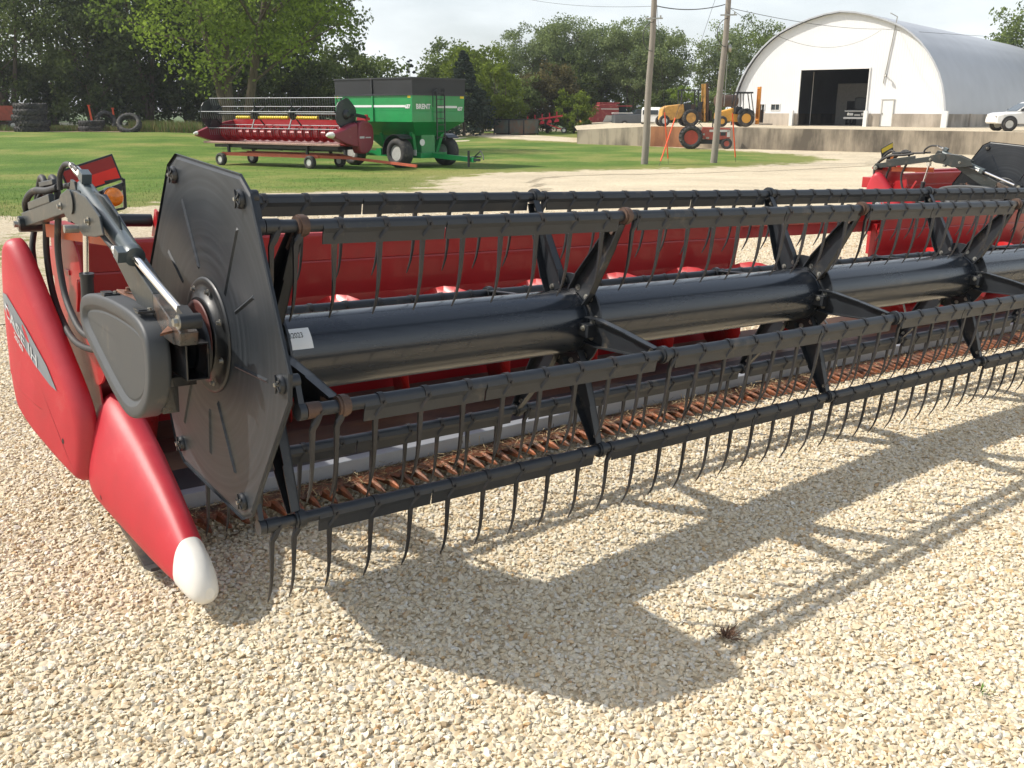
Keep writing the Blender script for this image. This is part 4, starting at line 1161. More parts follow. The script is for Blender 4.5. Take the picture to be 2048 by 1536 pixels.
for x0, x1 in ((2.45, 2.98), (3.6, 4.35)):
    m = MB(); m.box(((x0 + x1) / 2, .05, 1.51), (x1 - x0, .03, .46)); w_ = m.build('window', M['glass'], bld)
    m = MB()
    for z in (1.26, 1.76): m.box(((x0 + x1) / 2, -.01, z), (x1 - x0 + .1, .08, .05))
    for x in (x0 - .02, x1 + .02): m.box((x, -.01, 1.51), (.05, .08, .46))
    m.box(((x0 + x1) / 2, .02, 1.51), (.03, .04, .46)); m.build('frame', M['white_paint'], w_)
m = MB(); cx = 12.95
m.cyl((cx, -.08, 3.3), (cx + .55, -.08, 8.2), .035, n=8); m.cyl((cx + .55, -.08, 8.2), (cx + .2, -.7, 8.45), .03, n=8); m.build('conduit', M['zinc'], bld)
m = MB(); m.beam((cx, 0, 3.9), (cx + .25, -.35, 3.98), .06, .06); m.lathe((cx + .27, -.38, 3.98), (0, -.3, -1), [(0, .05), (.1, .10), (.2, .13)], 12); m.build('wall_lamp', M['zinc'], bld)
m = MB()
for x in (D0 - .45, D1 + .15): m.box((x, -.28, .62), (.3, .3, 1.24))
m.build('door_post', M['white_paint'], bld)
m = MB(); m.box((WB - .05, -.25, .6), (.42, .3, 1.25)); m.build('corner_post', M['white_paint'], bld)
# inside
M['shedfloor'] = mat('shed_floor', (.34, .32, .28), .9)
M['shedwall'] = mat('shed_inner_wall', (.45, .44, .42), .9)
m = MB(); m.box((WB / 2, LEN / 2, .01), (WB - .5, LEN - 1, .02)); m.build('inner_floor', M['shedfloor'], bld)
m = MB(); m.box((7.4, 9.0, 1.8), (3.4, .2, 3.6)); m.box((9.1, 12, 2.2), (.15, 6.0, 4.4)); m.box((7.2, 8.86, 1.05), (.95, .06, 2.1), mi=1); m.box((8.4, 8.86, 1.4), (.12, .06, 1.5), mi=1)
m.box((6.3, 2.0, 2.2), (.05, .05, 4.3)); m.build('inner_partition', [M['shedwall'], M['ink']], bld)
tr = empty('farm_truck', 'dark truck with a chrome front parked inside the open shed door', 'truck', (0, 0, 0), YAW + BY)
ms = Matrix.Translation(bld.location) @ Matrix.Rotation(YAW + BY, 4, 'Z')
tr.location = ms @ Vector((10.1, 2.6, .03))
m = MB(); m.box((0, 1.2, .95), (2.0, 2.2, .7)); m.box((0, 2.6, 1.5), (2.2, 1.2, 1.6)); m.box((0, 5.2, 1.0), (2.3, 4.0, .5)); m.build('body', M['black'], tr, .08)
m = MB(); m.box((0, .05, .62), (2.3, .12, .16)); m.box((0, .02, 1.18), (2.2, .06, .07)); m.box((-.6, .03, .92), (.5, .06, .20)); m.box((.6, .03, .92), (.5, .06, .20)); m.box((0, .04, .86), (.5, .05, .1)); m.build('bumper', M['white_paint'], tr, .01)
for x in (-.75, .75):
    m = MB(); m.cyl((x, .06, .95), (x, -.02, .95), .11, n=14); m.build('headlight', M['chrome'], tr)
for x in (-.9, .9): wheel(tr, (x, 1.0, .42), .42, .26, M['rim'], (1, 0, 0))

# --- retaining wall and raised yard
def wp(px, dep): p = at(px, 240, dep); return Vector((p.x, p.y, 0))
wall_pts = [(1155, 75.0, .42), (1290, 70.5, .74), (1410, 67.0, .76), (1600, 63.5, .74), (1870, 59.0, .72), (2150, 54.5, .70)]
wl_ = [(wp(px, d), zt) for px, d, zt in wall_pts]
rw = empty('retaining_wall', 'long stained concrete retaining wall holding up the yard before the white shed', 'retaining wall', (wl_[0][0].x, wl_[0][0].y, terrain(wl_[0][0].x, wl_[0][0].y)))
inv = Matrix.Translation(-rw.location)
def wallseg(m, a, b, za, zb, t=.28):
    d = (b - a).normalized(); nrm = Vector((-d.y, d.x, 0))
    if nrm.dot(FH) < 0: nrm = -nrm
    q = []
    for p, zt in ((a, za), (b, zb)):
        z0 = terrain(p.x, p.y) - .3
        q += [Vector((p.x, p.y, z0)), Vector((p.x, p.y, zt)), Vector((p.x, p.y, zt)) + nrm * t, Vector((p.x, p.y, z0)) + nrm * t]
    m.add(q, [(0, 4, 5, 1), (1, 5, 6, 2), (2, 6, 7, 3), (0, 1, 2, 3), (4, 7, 6, 5)])
m = MB()
for i in range(len(wl_) - 1):
    wallseg(m, wl_[i][0], wl_[i + 1][0], wl_[i][1], wl_[i + 1][1])
m.build('concrete_face', M['retain'], rw, xf=inv)
m = MB(); a = wp(1302, 70.0); b = wp(1384, 67.55); wallseg(m, a - FH * .12, b - FH * .12, .77, .77, .2); m.build('rusty_sheet', M['rusty_sheet'], rw, xf=inv)
m = MB(); V = []
for (p, zt) in wl_: V.append(p + FH * .2 + Vector((0, 0, zt - .04)))
far = [wp(2300, 60), wp(2300, 150), wp(1160, 150), wp(1150, 92)]
V2 = [v + Vector((0, 0, ZP if i < 3 else .4)) for i, v in enumerate(far)]
allv = V + V2
m.add(allv, [tuple(range(len(allv)))]); yd = m.build('raised_yard', gm, None, fix=False); yd['kind'] = 'structure'

# --- utility poles, wires, guys
def upole(px, dep, lean, H, label, top):
    p = spot(px, dep); o = empty('utility_pole', label, 'utility pole', p, YAW, 'wooden utility poles')
    m = MB(); k = 10; m.loft([m.ring((lean * H * i / k + .02 * math.sin(i * 1.3), 0, H * i / k - .2 * (i == 0)), (lean, 0, 1), .165 - .055 * i / k, 14) for i in range(k + 1)], 0, True)
    m.build('shaft', M['wood'], o)
    for f in top: f(o)
    return o
def hardware(z, lean):
    def f(o):
        m = MB(); x = lean * z
        m.beam((x - .35, -.16, z), (x + .4, -.16, z + .02), .05, .06); m.cyl((x + .3, -.16, z + .03), (x + .3, -.16, z + .14), .035, n=8); m.build('bracket', M['zinc'], o)
        m = MB(); pts = [(x + .45 * math.cos(a) + .0, -.18, z - .75 + .62 * math.sin(a)) for a in [PI * (.5 + i / 10) for i in range(11)]]; m.tube(pts, .018, 6); m.build('cable_loop', M['wire'], o)
    return f
P1, P2 = 45.0, 46.5
upole(1292, P1, .022, 9.2, 'left and paler of the two wooden utility poles standing on the lawn', [hardware(6.3, .022)])
def canister(z, lean):
    def f(o):
        x = lean * z; m = MB(); m.lathe((x + .24, -.05, z), (0, 0, 1), [(0, .02), (.02, .09), (.30, .09), (.34, .05)], 12); m.build('junction_can', M['zinc'], o)
        m = MB(); m.cyl((x + .17, -.06, z - .1), (x + .13, -.12, z - 2.4), .02, n=6); m.build('riser', M['zinc'], o)
    return f
upole(1432, P2, .035, 9.2, 'right and darker of the two wooden utility poles, carrying a metal can', [canister(5.0, .035), hardware(6.6, .035)])
def wire(a, b, sag, label, r=.014, n=24, thick=None):
    m = MB(); pts = []
    for i in range(n + 1):
        t = i / n; p = a.lerp(b, t); p.z -= sag * 4 * t * (1 - t); pts.append(p)
    m.tube(pts, r, 6); o = m.build('overhead_wire', M['wire'], None, fix=False, xf=Matrix.Translation(-a)); o.location = a
    return prop(o, label, 'wire', 'overhead wires')
wire(at(1314, 12, P1), at(1450, 9, P2), .18, 'thick overhead cable strung between the two utility poles', .022)
wire(at(1460, 16, P2), at(1765, 58, 77), .25, 'overhead cable from the right pole to the gable of the white shed')
wire(at(1765, 58, 77), at(2300, 84, 100), .2, 'overhead cable running on over the shed roof to the right')
wire(at(1314, 12, P1), at(1010, -12, 70), .3, 'thin overhead wire from the left pole toward the upper left', .009)
wire(at(1462, 18, P2), at(1762, 60, 77), 1.45, 'slack drooping wire hanging across the white gable', .010)
def guy(px0, py0, d0, px1, dep1, label, sleeve=True):
    g = spot(px1, dep1); t = at(px0, py0, d0); dvec = (t - g)
    m = MB(); m.cyl(Vector((0, 0, 0)), dvec, .009, n=5); o = m.build('guy_wire', M['wire'], None, fix=False); o.location = g; prop(o, label, 'guy wire', 'guy wires')
    m = MB(); u = dvec.normalized(); m.cyl(u * .25, u * 2.35, .030, n=8); m.build('orange_guard', M['guy'], o)
guy(1310, -40, P1, 1341, 45.6, 'guy wire with an upright orange guard, nearer the left pole')
guy(1440, -30, P2, 1322, 43.5, 'slanting guy wire whose orange guard leans right, anchored beside the left pole')
guy(1452, 30, P2, 1477, 47.5, 'guy wire with a short orange guard right of the right pole')

# --- tractor below the wall
def place(name, label, cat, px, dep, yaw=0.0, group=None, dz=0.0, z=None):
    p = spot(px, dep)
    if z is not None: p.z = z
    return empty(name, label, cat, p + Vector((0, 0, dz)), YAW + yaw, group)
tk = place('farm_tractor', 'old faded red row-crop tractor parked below the retaining wall', 'tractor', 1412, 65.5, R(-8))
# local +X = forward (right in the picture)
m = MB(); poly_side(m, [(-.35, 1.02), (-.2, 1.42), (1.55, 1.36), (1.62, 1.30), (1.62, .72), (1.0, .62), (.2, .60), (-.35, .7)], -.30, .30); m.build('hood', M['faded_red'], tk, .03)
m = MB(); m.box((.9, -.315, 1.18), (1.3, .02, .14)); m.box((1.50, -.315, 1.0), (.20, .02, .42)); m.build('white_panel', M['rim'], tk)
m = MB(); m.box((1.15, -.318, .98), (.34, .02, .22)); m.box((.45, 0, .48), (1.7, .34, .3)); m.box((-.75, 0, .75), (.9, .5, .55)); m.box((-.55, 0, 1.22), (.5, .5, .08)); m.box((-.75, 0, 1.45), (.08, .5, .45)); m.cyl((-.15, 0, 1.35), (-.42, 0, 1.66), .02, n=8); m.lathe((-.42, 0, 1.66), (-.6, 0, .8), [(0, .19), (.03, .19)], 16); m.cyl((.45, -.1, 1.4), (.45, -.1, 1.95), .04, n=10)
m.build('engine', M['black'], tk, .02)
m = MB(); m.box((-.1, -.36, .95), (.12, .08, .12)); m.box((.15, -.38, .72), (.2, .1, .12)); m.box((-.35, -.45, 1.3), (.16, .16, .1)); m.build('fittings', M['zinc'], tk)
for y in (-.75, .75): wheel(tk, (-.95, y, .76), .76, .42, M['wheel_red'], side=-1, lugs=18, rimr=.6)
for y in (-.22, .22): wheel(tk, (1.42, y, .36), .36, .18, M['faded_red'], lugs=0, rimr=.5)
m = MB(); m.box((1.42, 0, .55), (.16, .5, .25)); m.build('front_pedestal', M['faded_red'], tk)

# --- two rough-terrain forklifts on the raised yard
fk = place('forklift', 'weathered yellow rough-terrain forklift with open black cage and raised mast, nearer the left pole', 'forklift', 1372, 72.5, R(4), 'yellow forklifts', z=.74)
m = MB(); poly_side(m, [(-2.0, .45), (-1.9, 1.25), (-1.55, 1.45), (-.35, 1.58), (-.25, .9), (-.6, .55), (-1.2, .45)], -.55, .55); m.build('body', M['yellow_dirty'], fk, .06)
m = MB(); poly_side(m, [(-.3, .5), (-.3, 1.1), (.2, 1.15), (1.0, 1.0), (1.1, .45)], -.5, .5); m.box((.35, 0, 1.25), (.5, .5, .6)); m.build('chassis', M['rust'], fk, .03)
m = MB(); m.box((.78, 0, .95), (.5, .8, .8)); m.box((.0, 0, 1.35), (.5, .6, .5)); m.box((1.0, 0, 1.5), (.2, .5, .5)); m.cyl((-.1, -.3, 1.6), (.12, -.3, 1.85), .03, n=8); m.lathe((.12, -.3, 1.85), (.6, 0, .8), [(0, .18), (.03, .18)], 14); m.build('operator_station', M['black'], fk, .02)
m = MB()
for x, y in ((-.55, -.5), (-.55, .5), (.75, -.5), (.75, .5)): m.cyl((x, y, 1.1), (x * 1.0 - (.08 if x > 0 else -.0), y, 2.55), .05, n=8)
for y in (-.5, .5): m.beam((-.62, y, 2.56), (.75, y, 2.56), .06, .07)
for x in (-.6, -.1, .3, .72): m.beam((x, -.5, 2.56), (x, .5, 2.56), .05, .05)
m.build('cage', M['black'], fk)
m = MB()
for y in (-.32, .32): m.beam((1.30, y, .35), (1.18, y, 3.0), .10, .13, 0, up=(1, 0, 0)); m.beam((1.52, y * .8, .30), (1.40, y * .8, 3.05), .07, .12, 1, up=(1, 0, 0)); m.beam((1.64, y * .6, .30), (1.50, y * .6, 2.6), .04, .05, 1, up=(1, 0, 0))
for z in (.9, 1.8, 2.9): m.box((1.35, 0, z), (.12, .75, .10), None, 1)
m.cyl((.9, -.2, 1.0), (1.3, -.2, 2.2), .05, n=8, mi=1); m.build('mast', [M['yellow_dirty'], M['rust']], fk)
m = MB(); m.box((1.72, 0, .75), (.10, 1.1, .75)); m.box((2.1, -.3, .42), (.9, .12, .05)); m.box((2.1, .3, .42), (.9, .12, .05)); m.build('fork_carriage', M['black'], fk)
for y in (-.75, .75): wheel(fk, (.15, y, .62), .62, .38, M['yellow_dirty'], lugs=16, rimr=.58)
for y in (-.6, .6): wheel(fk, (-1.75, y, .40), .40, .26, M['rim'], lugs=0, rimr=.5)
f2 = place('forklift', 'clean yellow forklift with a black cab frame and tall orange mast before the shed wall', 'forklift', 1478, 71.5, R(0), 'yellow forklifts', z=.74)
m = MB(); poly_side(m, [(-1.75, .55), (-1.72, 1.0), (-.55, 1.32), (-.45, .75), (-.3, .4), (-1.2, .35)], -.5, .5); m.build('hood', M['yellow'], f2, .06)
m = MB(); poly_side(m, [(-.5, .35), (-.5, .9), (.75, .8), (.9, .35)], -.45, .45); m.build('chassis', M['yellow'], f2, .03)
m = MB()
for y in (-.5, .5):
    m.beam((-.55, y, .9), (-.35, y, 2.35), .06, .06, up=(1, 0, 0)); m.beam((.95, y, .75), (.62, y, 2.35), .06, .06, up=(1, 0, 0)); m.beam((-.38, y, 2.37), (.78, y, 2.35), .06, .08); m.beam((.15, y, .9), (.1, y, 2.35), .05, .05, up=(1, 0, 0))
m.box((.18, 0, 2.40), (1.2, 1.06, .05)); m.box((-.1, 0, 1.15), (.45, .5, .5)); m.build('cab_frame', M['black'], f2)
m = MB(); poly_side(m, [(-.28, .95), (-.12, 1.2), (.35, 1.3), (.82, 1.1), (.88, .9), (.75, 1.0), (.35, 1.18), (-.05, 1.1), (-.2, .9)], -.92, -.5); poly_side(m, [(-.28, .95), (-.12, 1.2), (.35, 1.3), (.82, 1.1), (.88, .9), (.75, 1.0), (.35, 1.18), (-.05, 1.1), (-.2, .9)], .5, .92); m.build('fender', M['black'], f2)
m = MB()
for y in (-.38, -.2, .2, .38): m.box((1.32 + (.05 if abs(y) < .3 else 0), y, 1.48), (.09, .10, 2.6))
for z in (.5, 1.4, 2.7): m.box((1.32, 0, z), (.1, .8, .12))
m.build('mast', M['orange_mast'], f2)
m = MB(); m.box((1.55, 0, .75), (.08, 1.3, .9)); m.box((1.95, -.35, .2), (.8, .12, .06)); m.box((1.95, .35, .2), (.8, .12, .06)); m.build('fork_carriage', M['black'], f2)
m = MB(); m.box((1.62, -.2, 1.0), (.06, .9, .06)); m.box((1.62, .1, .5), (.06, .5, .3)); m.build('backrest', M['yellow'], f2)
for y in (-.72, .72): wheel(f2, (.32, y, .60), .60, .38, M['yellow'], lugs=0, rimr=.55)
for y in (-.55, .55): wheel(f2, (-1.35, y, .38), .38, .26, M['yellow'], lugs=0, rimr=.5)
# brown tank behind them
tkn = place('storage_tank', 'rusty brown horizontal fuel tank on legs left of the shed', 'tank', 1452, 84, R(20), z=.7)
m = MB(); m.lathe((-1.1, 0, 2.0), (1, 0, 0), [(0, .1), (.03, .42), (.1, .50), (1.9, .50), (1.97, .42), (2.0, .1)], 24); m.build('shell', M['rust'], tkn)
for x in (-.8, .8):
    for y in (-.4, .4): m = MB(); m.beam((x, y, 0), (x, y, 1.6), .08, .08, up=(1, 0, 0)); m.build('leg', M['rust'], tkn)

# --- combine beyond the wall end, dumpster, plough, far vehicles
cb = place('combine_harvester', 'dark red combine harvester parked beyond the low end of the retaining wall', 'combine harvester', 1212, 112, R(8), z=-.38); cb.scale = (.9, .9, .86)
m = MB(); poly_side(m, [(-2.6, 1.2), (-2.3, 2.0), (-1.7, 2.35), (-1.5, 3.1), (-1.1, 3.45), (1.0, 3.55), (1.35, 3.0), (1.35, 1.0), (-.6, .9)], -1.2, 1.2); m.build('body', M['red_dull'], cb, .08)
m = MB(); m.box((-.1, -1.22, 2.9), (2.8, .04, .12)); poly_side(m, [(-.6, 1.5), (-.3, 2.1), (1.0, 2.1), (.7, 1.3), (-.7, 1.3)], -1.30, -1.22); m.build('side_trim', M['rim'], cb)
m = MB(); poly_side(m, [(1.35, 1.3), (1.35, 3.2), (2.3, 3.2), (2.5, 2.2), (2.2, 1.3)], -.8, .8); m.build('cab', M['glass'], cb, .05)
m = MB(); m.box((2.0, 0, 3.28), (2.2, 1.9, .16)); m.box((.2, 0, 3.62), (2.6, 1.9, .22)); m.build('cab_roof', M['red_dull'], cb, .04)
m = MB(); m.box((-2.9, 0, 1.2), (1.2, 2.2, .5), (0, R(-12), 0)); m.box((-3.2, -.6, .75), (.9, .1, .7)); m.box((-2.7, .6, .7), (.8, .1, .8)); m.box((-3.2, 0, .5), (1.0, 2.0, .08)); m.build('straw_chopper', M['yellow_dirty'], cb, .02)
m = MB(); poly_side(m, [(2.2, 1.5), (3.6, .8), (3.4, .3), (1.8, .9)], -.5, .5); m.build('feeder_house', M['red_dull'], cb)
m = MB(); m.beam((-1.0, -1.3, 2.9), (-3.0, -1.4, 2.4), .25, .25); m.build('unloading_auger', M['red_dull'], cb)
for y in (-1.35, 1.35): wheel(cb, (1.2, y, .95), .95, .6, M['rim'], lugs=16, rimr=.5)
for y in (-1.0, 1.0): wheel(cb, (-1.9, y, .6), .6, .35, M['rim'], lugs=0, rimr=.5)
db = place('dumpster', 'grey-green roll-off dumpster with rust patches on the far grass', 'dumpster', 1032, 95, R(-38), z=-.37)
m = MB(); L_, W_, H_ = 3.7, 2.1, 1.35
for sg in (-1, 1): m.box((0, sg * W_ / 2, H_ / 2 + .08), (L_, .07, H_ - .1))
for sg in (-1, 1): m.box((sg * L_ / 2, 0, H_ / 2 + .08), (.07, W_ - .07, H_ - .1))
m.box((0, 0, .16), (L_ - .08, W_ - .08, .06)); M['bin'] = mat('dumpster_paint', (.10, .13, .11), .6, .1, .25, 1.5, .05, 20, (.55, (.20, .09, .05)), .9); m.build('bin', M['bin'], db, .01)
m = MB()
for sg in (-1, 1): m.box((0, sg * (W_ / 2 + .05), H_ + .06), (L_ + .15, .14, .10)); m.box((sg * (L_ / 2 + .05), 0, H_ + .06), (.14, W_, .10))
for x in (-1.8, 0, 1.8):
    for sg in (-1, 1): m.box((x, sg * (W_ / 2 + .07), H_ / 2), (.10, .08, H_))
m.build('rail', M['black'], db)
for x in (-1.5, 1.5):
    m = MB(); m.box((x, 0, .06), (.3, 2.0, .12)); m.build('skid', M['rust'], db)
pw = place('plough', 'bright red mounted plough standing beside the dumpster under dark trees', 'plough', 1094, 99, R(-15), z=-.3)
m = MB(); m.beam((-2.4, 0, 1.1), (1.6, 0, 1.7), .16, .16); m.beam((0, 0, .9), (1.9, 0, .25), .10, .10)
m.build('main_beam', M['red'], pw)
for i in range(5):
    x = -2.0 + i * .75; z = 1.15 + i * .11; m = MB(); m.beam((x, 0, z + .5), (x, 0, z - .5), .08, .10, up=(1, 0, 0)); m.plate([(x - .3, -.05, z - .55), (x + .25, -.05, z - .45), (x + .2, -.05, z - .2), (x - .1, -.05, z - .15)], (0, 1, 0), .05); m.build('plough_body', M['red'], pw)
wheel(pw, (1.8, -.2, .3), .3, .15, M['rim'])
gt = place('parked_truck', 'dark grey pickup bed with a tonneau cover beyond the retaining wall', 'pickup truck', 1275, 100, R(5), z=.2)
m = MB(); poly_side(m, [(-2.5, .5), (-2.5, 1.35), (.3, 1.4), (2.0, 1.35), (2.4, 1.0), (2.4, .45)], -.9, .9); m.build('body', mat('dark_grey_paint', (.09, .10, .11), .4, coat=.4), gt, .06)
m = MB(); poly_side(m, [(-.6, 1.38), (-.3, 1.85), (.9, 1.85), (1.5, 1.38)], -.8, .8); m.build('cab', M['glass'], gt, .05)
m = MB(); m.box((-1.6, 0, 1.48), (1.9, 1.6, .08)); m.build('bed_cover', M['white_paint'], gt)
for x in (-1.5, 1.6):
    for y in (-.85, .85): wheel(gt, (x, y, .38), .38, .25, M['rim'])
vn = place('parked_van', 'small white vehicle just left of the weathered forklift', 'van', 1309, 92, R(70), z=.45)
m = MB(); poly_side(m, [(-1.9, .4), (-1.9, 1.5), (-1.6, 1.75), (.6, 1.75), (1.2, 1.15), (1.9, 1.0), (1.95, .4)], -.85, .85); m.build('body', M['white_paint'], vn, .08)
m = MB(); m.box((-1.93, 0, 1.3), (.03, 1.4, .4)); poly_side(m, [(-1.4, 1.2), (-1.4, 1.62), (.5, 1.62), (.95, 1.2)], -.87, .87); m.build('window', M['glass'], vn)
for x in (-1.2, 1.2):
    for y in (-.8, .8): wheel(vn, (x, y, .34), .34, .22, M['rim'])

# --- white pickup at the right edge
sv = place('pickup_truck', 'white pickup truck beside the shed at the right edge of the picture', 'pickup truck', 2052, 61, R(176), z=.72)
# local +X = forward = left in the picture
m = MB()
rings = []
for x, zt, zb, hw in ((2.12, .80, .50, .78), (2.05, .98, .42, .86), (1.75, 1.07, .40, .92), (.95, 1.13, .40, .93), (.75, 1.16, .40, .93), (-.8, 1.16, .40, .93), (-2.4, 1.16, .42, .93), (-2.45, 1.10, .5, .90)):
    rings.append([Vector((x, -hw, zb)), Vector((x, -hw, zt - .12)), Vector((x, -hw + .10, zt)), Vector((x, hw - .10, zt)), Vector((x, hw, zt - .12)), Vector((x, hw, zb))])
m.loft(rings, 0, False); m.build('body', M['white_paint'], sv, .04)
m = MB(); rings = []
for z, xf_, xr_, hw in ((1.14, .95, -1.0, .86), (1.35, .66, -.95, .80), (1.62, .28, -.85, .72), (1.70, .10, -.78, .66)):
    rings.append([Vector((xf_, -hw, z)), Vector((xf_, hw, z)), Vector((xr_, hw, z)), Vector((xr_, -hw, z))])
m.loft(rings, 0, False); m.build('cab', M['white_paint'], sv, .03)
for sg in (-1, 1):
    m = MB(); m.add([(.78, sg * .875, 1.18), (.0, sg * .875, 1.18), (.0, sg * .74, 1.62), (.27, sg * .74, 1.62)], [(0, 1, 2, 3)]); m.add([(-.06, sg * .875, 1.18), (-.9, sg * .875, 1.18), (-.8, sg * .74, 1.62), (-.06, sg * .74, 1.62)], [(0, 1, 2, 3)]); m.build('side_window', M['glass'], sv, fix=False)
m = MB(); m.add([(.965, -.78, 1.17), (.965, .78, 1.17), (.30, .68, 1.63), (.30, -.68, 1.63)], [(0, 1, 2, 3)]); m.build('windscreen', M['glass'], sv, fix=False)
for sg in (-1, 1):
    m = MB(); m.box((.72, sg * .98, 1.22), (.10, .16, .16)); m.build('mirror', M['black'], sv)
    m = MB(); m.box((2.04, sg * .66, .80), (.14, .30, .18)); m.build('headlight', M['chrome'], sv)
    for x in (1.35, -1.75):
        m = MB(); m.cyl((x, sg * .80, .42), (x, sg * .945, .42), .47, n=28); m.build('wheel_arch', M['ink'], sv)
        wheel(sv, (x, sg * .86, .38), .38, .24, M['rim'], rimr=.62)

# --- grain cart on the lawn
gc = place('grain_cart', 'green grain cart with black extension sides parked on the lawn', 'grain cart', 800, 43.5, R(-41))
# local +X forward (toward the hitch: right and towards the viewer); left side at -Y faces the viewer
LX, WY = 4.9, 3.05
zt0 = .70
def frus(m, x0, x1, y0, y1, z0, X0, X1, Y0, Y1, z1, mi=0):
    m.add([(x0, y0, z0), (x1, y0, z0), (x1, y1, z0), (x0, y1, z0), (X0, Y0, z1), (X1, Y0, z1), (X1, Y1, z1), (X0, Y1, z1)], [(0, 1, 5, 4), (1, 2, 6, 5), (2, 3, 7, 6), (3, 0, 4, 7), (3, 2, 1, 0)], mi)
hx, hy = LX / 2, WY / 2
m = MB(); frus(m, -hx, hx, -hy, hy, 2.32, -hx - .02, hx + .02, -hy - .02, hy + .02, 2.98); frus(m, -hx, hx, -hy, hy, 1.88, -hx, hx, -hy, hy, 2.32)
frus(m, -hx + .55, hx - .75, -hy + .85, hy - .85, 1.30, -hx, hx, -hy, hy, 1.88); m.build('hopper', M['green'], gc, .01)
m = MB(); frus(m, -hx - .03, hx + .03, -hy - .03, hy + .03, 2.985, -hx - .04, hx + .04, -hy - .04, hy + .04, 3.66); m.build('extension', M['tarp'], gc)
m = MB()
for z in (2.98, 3.64): 
    for sg in (-1, 1): m.box((0, sg * (hy + .05), z), (LX + .14, .05, .06)); m.box((sg * (hx + .05), 0, z), (.05, WY + .1, .06))
m.box((0, -hy - .06, 3.3), (.07, .04, .66)); m.build('extension_rail', M['black'], gc)
m = MB()
for x in (-hx + .02, 0, hx - .02):
    m.box((x, -hy - .03, 2.45), (.07, .05, 1.05))
for x in (-1.5, -.2, 1.2): m.beam((x, -.95, 1.42), (x + .15, -.75, .55), .10, .14, up=(1, 0, 0)); m.beam((x, .95, 1.42), (x + .15, .75, .55), .10, .14, up=(1, 0, 0))
m.beam((hx - .75, -.9, 1.5), (hx - .9, -.6, .45), .16, .16, up=(1, 0, 0)); m.beam((hx - .75, .9, 1.5), (hx - .9, .6, .45), .16, .16, up=(1, 0, 0))
for y in (-.7, .7): m.beam((-2.1, y, .55), (2.1, y, .5), .16, .22)
m.beam((0, -1.3, .62), (0, 1.3, .62), .3, .28); m.beam((2.0, -.7, .5), (2.0, .7, .5), .16, .22); m.box((1.3, 0, .9), (.9, .8, .9)); m.build('frame', M['green'], gc)
m = MB(); frus(m, -.8, .8, -.35, .35, .75, -1.5, 1.3, -.7, .7, 1.32); m.cyl((.4, 0, .55), (1.9, -.5, 1.9), .2, n=16); m.build('auger_boot', M['green'], gc)
m = MB(); m.beam((2.0, 0, .5), (4.5, 0, .38), .18, .2); m.build('drawbar', M['green'], gc)
m = MB(); m.box((4.62, 0, .38), (.3, .14, .10)); m.cyl((4.0, .1, .45), (4.7, .18, .52), .04, n=8); m.cyl((4.3, -.15, .1), (4.3, -.15, .75), .05, n=8); m.tube([(4.4, .1, .5), (4.7, .15, .75), (4.9, .1, .55), (5.0, 0, .4)], .025, 6); m.build('hitch', M['black'], gc)
m = MB()
for y in (-.25, .22):
    m.beam((hx + .12, y, 1.15), (hx + .12, y, 3.25), .04, .04, up=(1, 0, 0))
for i in range(8): m.beam((hx + .12, -.25, 1.25 + i * .26), (hx + .12, .22, 1.25 + i * .26), .03, .03)
m.tube([(hx + .14, -.25, 3.2), (hx + .2, -.55, 3.1), (hx + .2, -.55, 2.5)], .02, 6); m.build('ladder', M['black'], gc)
m = MB()
m.box((.2, -hy - .012, 2.52), (3.6, .012, .09)); m.build('side_stripe', M['label'], gc)
m = MB(); m.box((hx + .012, .45, 2.5), (.012, 1.25, .09)); m.build('front_stripe', M['label'], gc)
def gtext(s, size, x, y, z, rz):
    me = text_mesh(s, size, .012)
    xf = Matrix.Translation((x, y, z)) @ Matrix.Rotation(rz, 4, 'Z') @ Matrix.Rotation(PI / 2, 4, 'X')
    for v in me.vertices: v.co = xf @ v.co
    me.materials.clear(); me.materials.append(M['label'])
    o = bpy.data.objects.new('lettering', me); COL.objects.link(o); o.parent = gc
gtext('BRENT', .27, hx + .02, -1.35, 2.42, PI / 2); gtext('657', .2, hx + .02, 1.1, 2.36, PI / 2); gtext('657', .2, 2.02, -hy - .022, 2.44, 0); gtext('BRENT', .27, -2.4, -hy - .022, 2.44, 0)
m = MB()
for x, y in ((-hx + .05, -hy - .02), (hx - .15, -hy - .02)): m.box((x, y, 2.9), (.22, .02, .09))
m.box((hx + .02, hy - .15, 2.9), (.02, .22, .09)); m.build('amber_marker', M['yellow_decal'], gc)
m = MB(); m.cyl((hx - .32, -.72, 1.05), (hx - .30, -.72, 1.05), .14, n=20); m.box((hx - .6, -.88, .62), (.16, .02, .24)); m.build('warning_sticker', M['label'], gc)
for sg in (-1, 1):
    wheel(gc, (1.45, sg * 1.38, .62), .62, .55, M['rim'], side=sg, rimr=.52)
    m = MB(); rg = []
    for i in range(9):
        a = R(50 + 17 * i); r = .74; rg.append([Vector((1.45 + math.cos(a) * r_, sg * y_, .62 + math.sin(a) * r_)) for r_, y_ in ((r, 1.06), (r, 1.70), (r + .03, 1.70), (r + .03, 1.06))])
    m.loft(rg, 0, False); m.build('fender', M['black'], gc)
wheel(gc, (-1.55, -1.35, .58), .58, .5, M['rim'], rimr=.52)

# --- older header riding on its transport trailer
TY = R(-30)
tl = place('header_trailer', 'low red header trailer with small wheels on the lawn', 'trailer', 578, 42.0, TY)
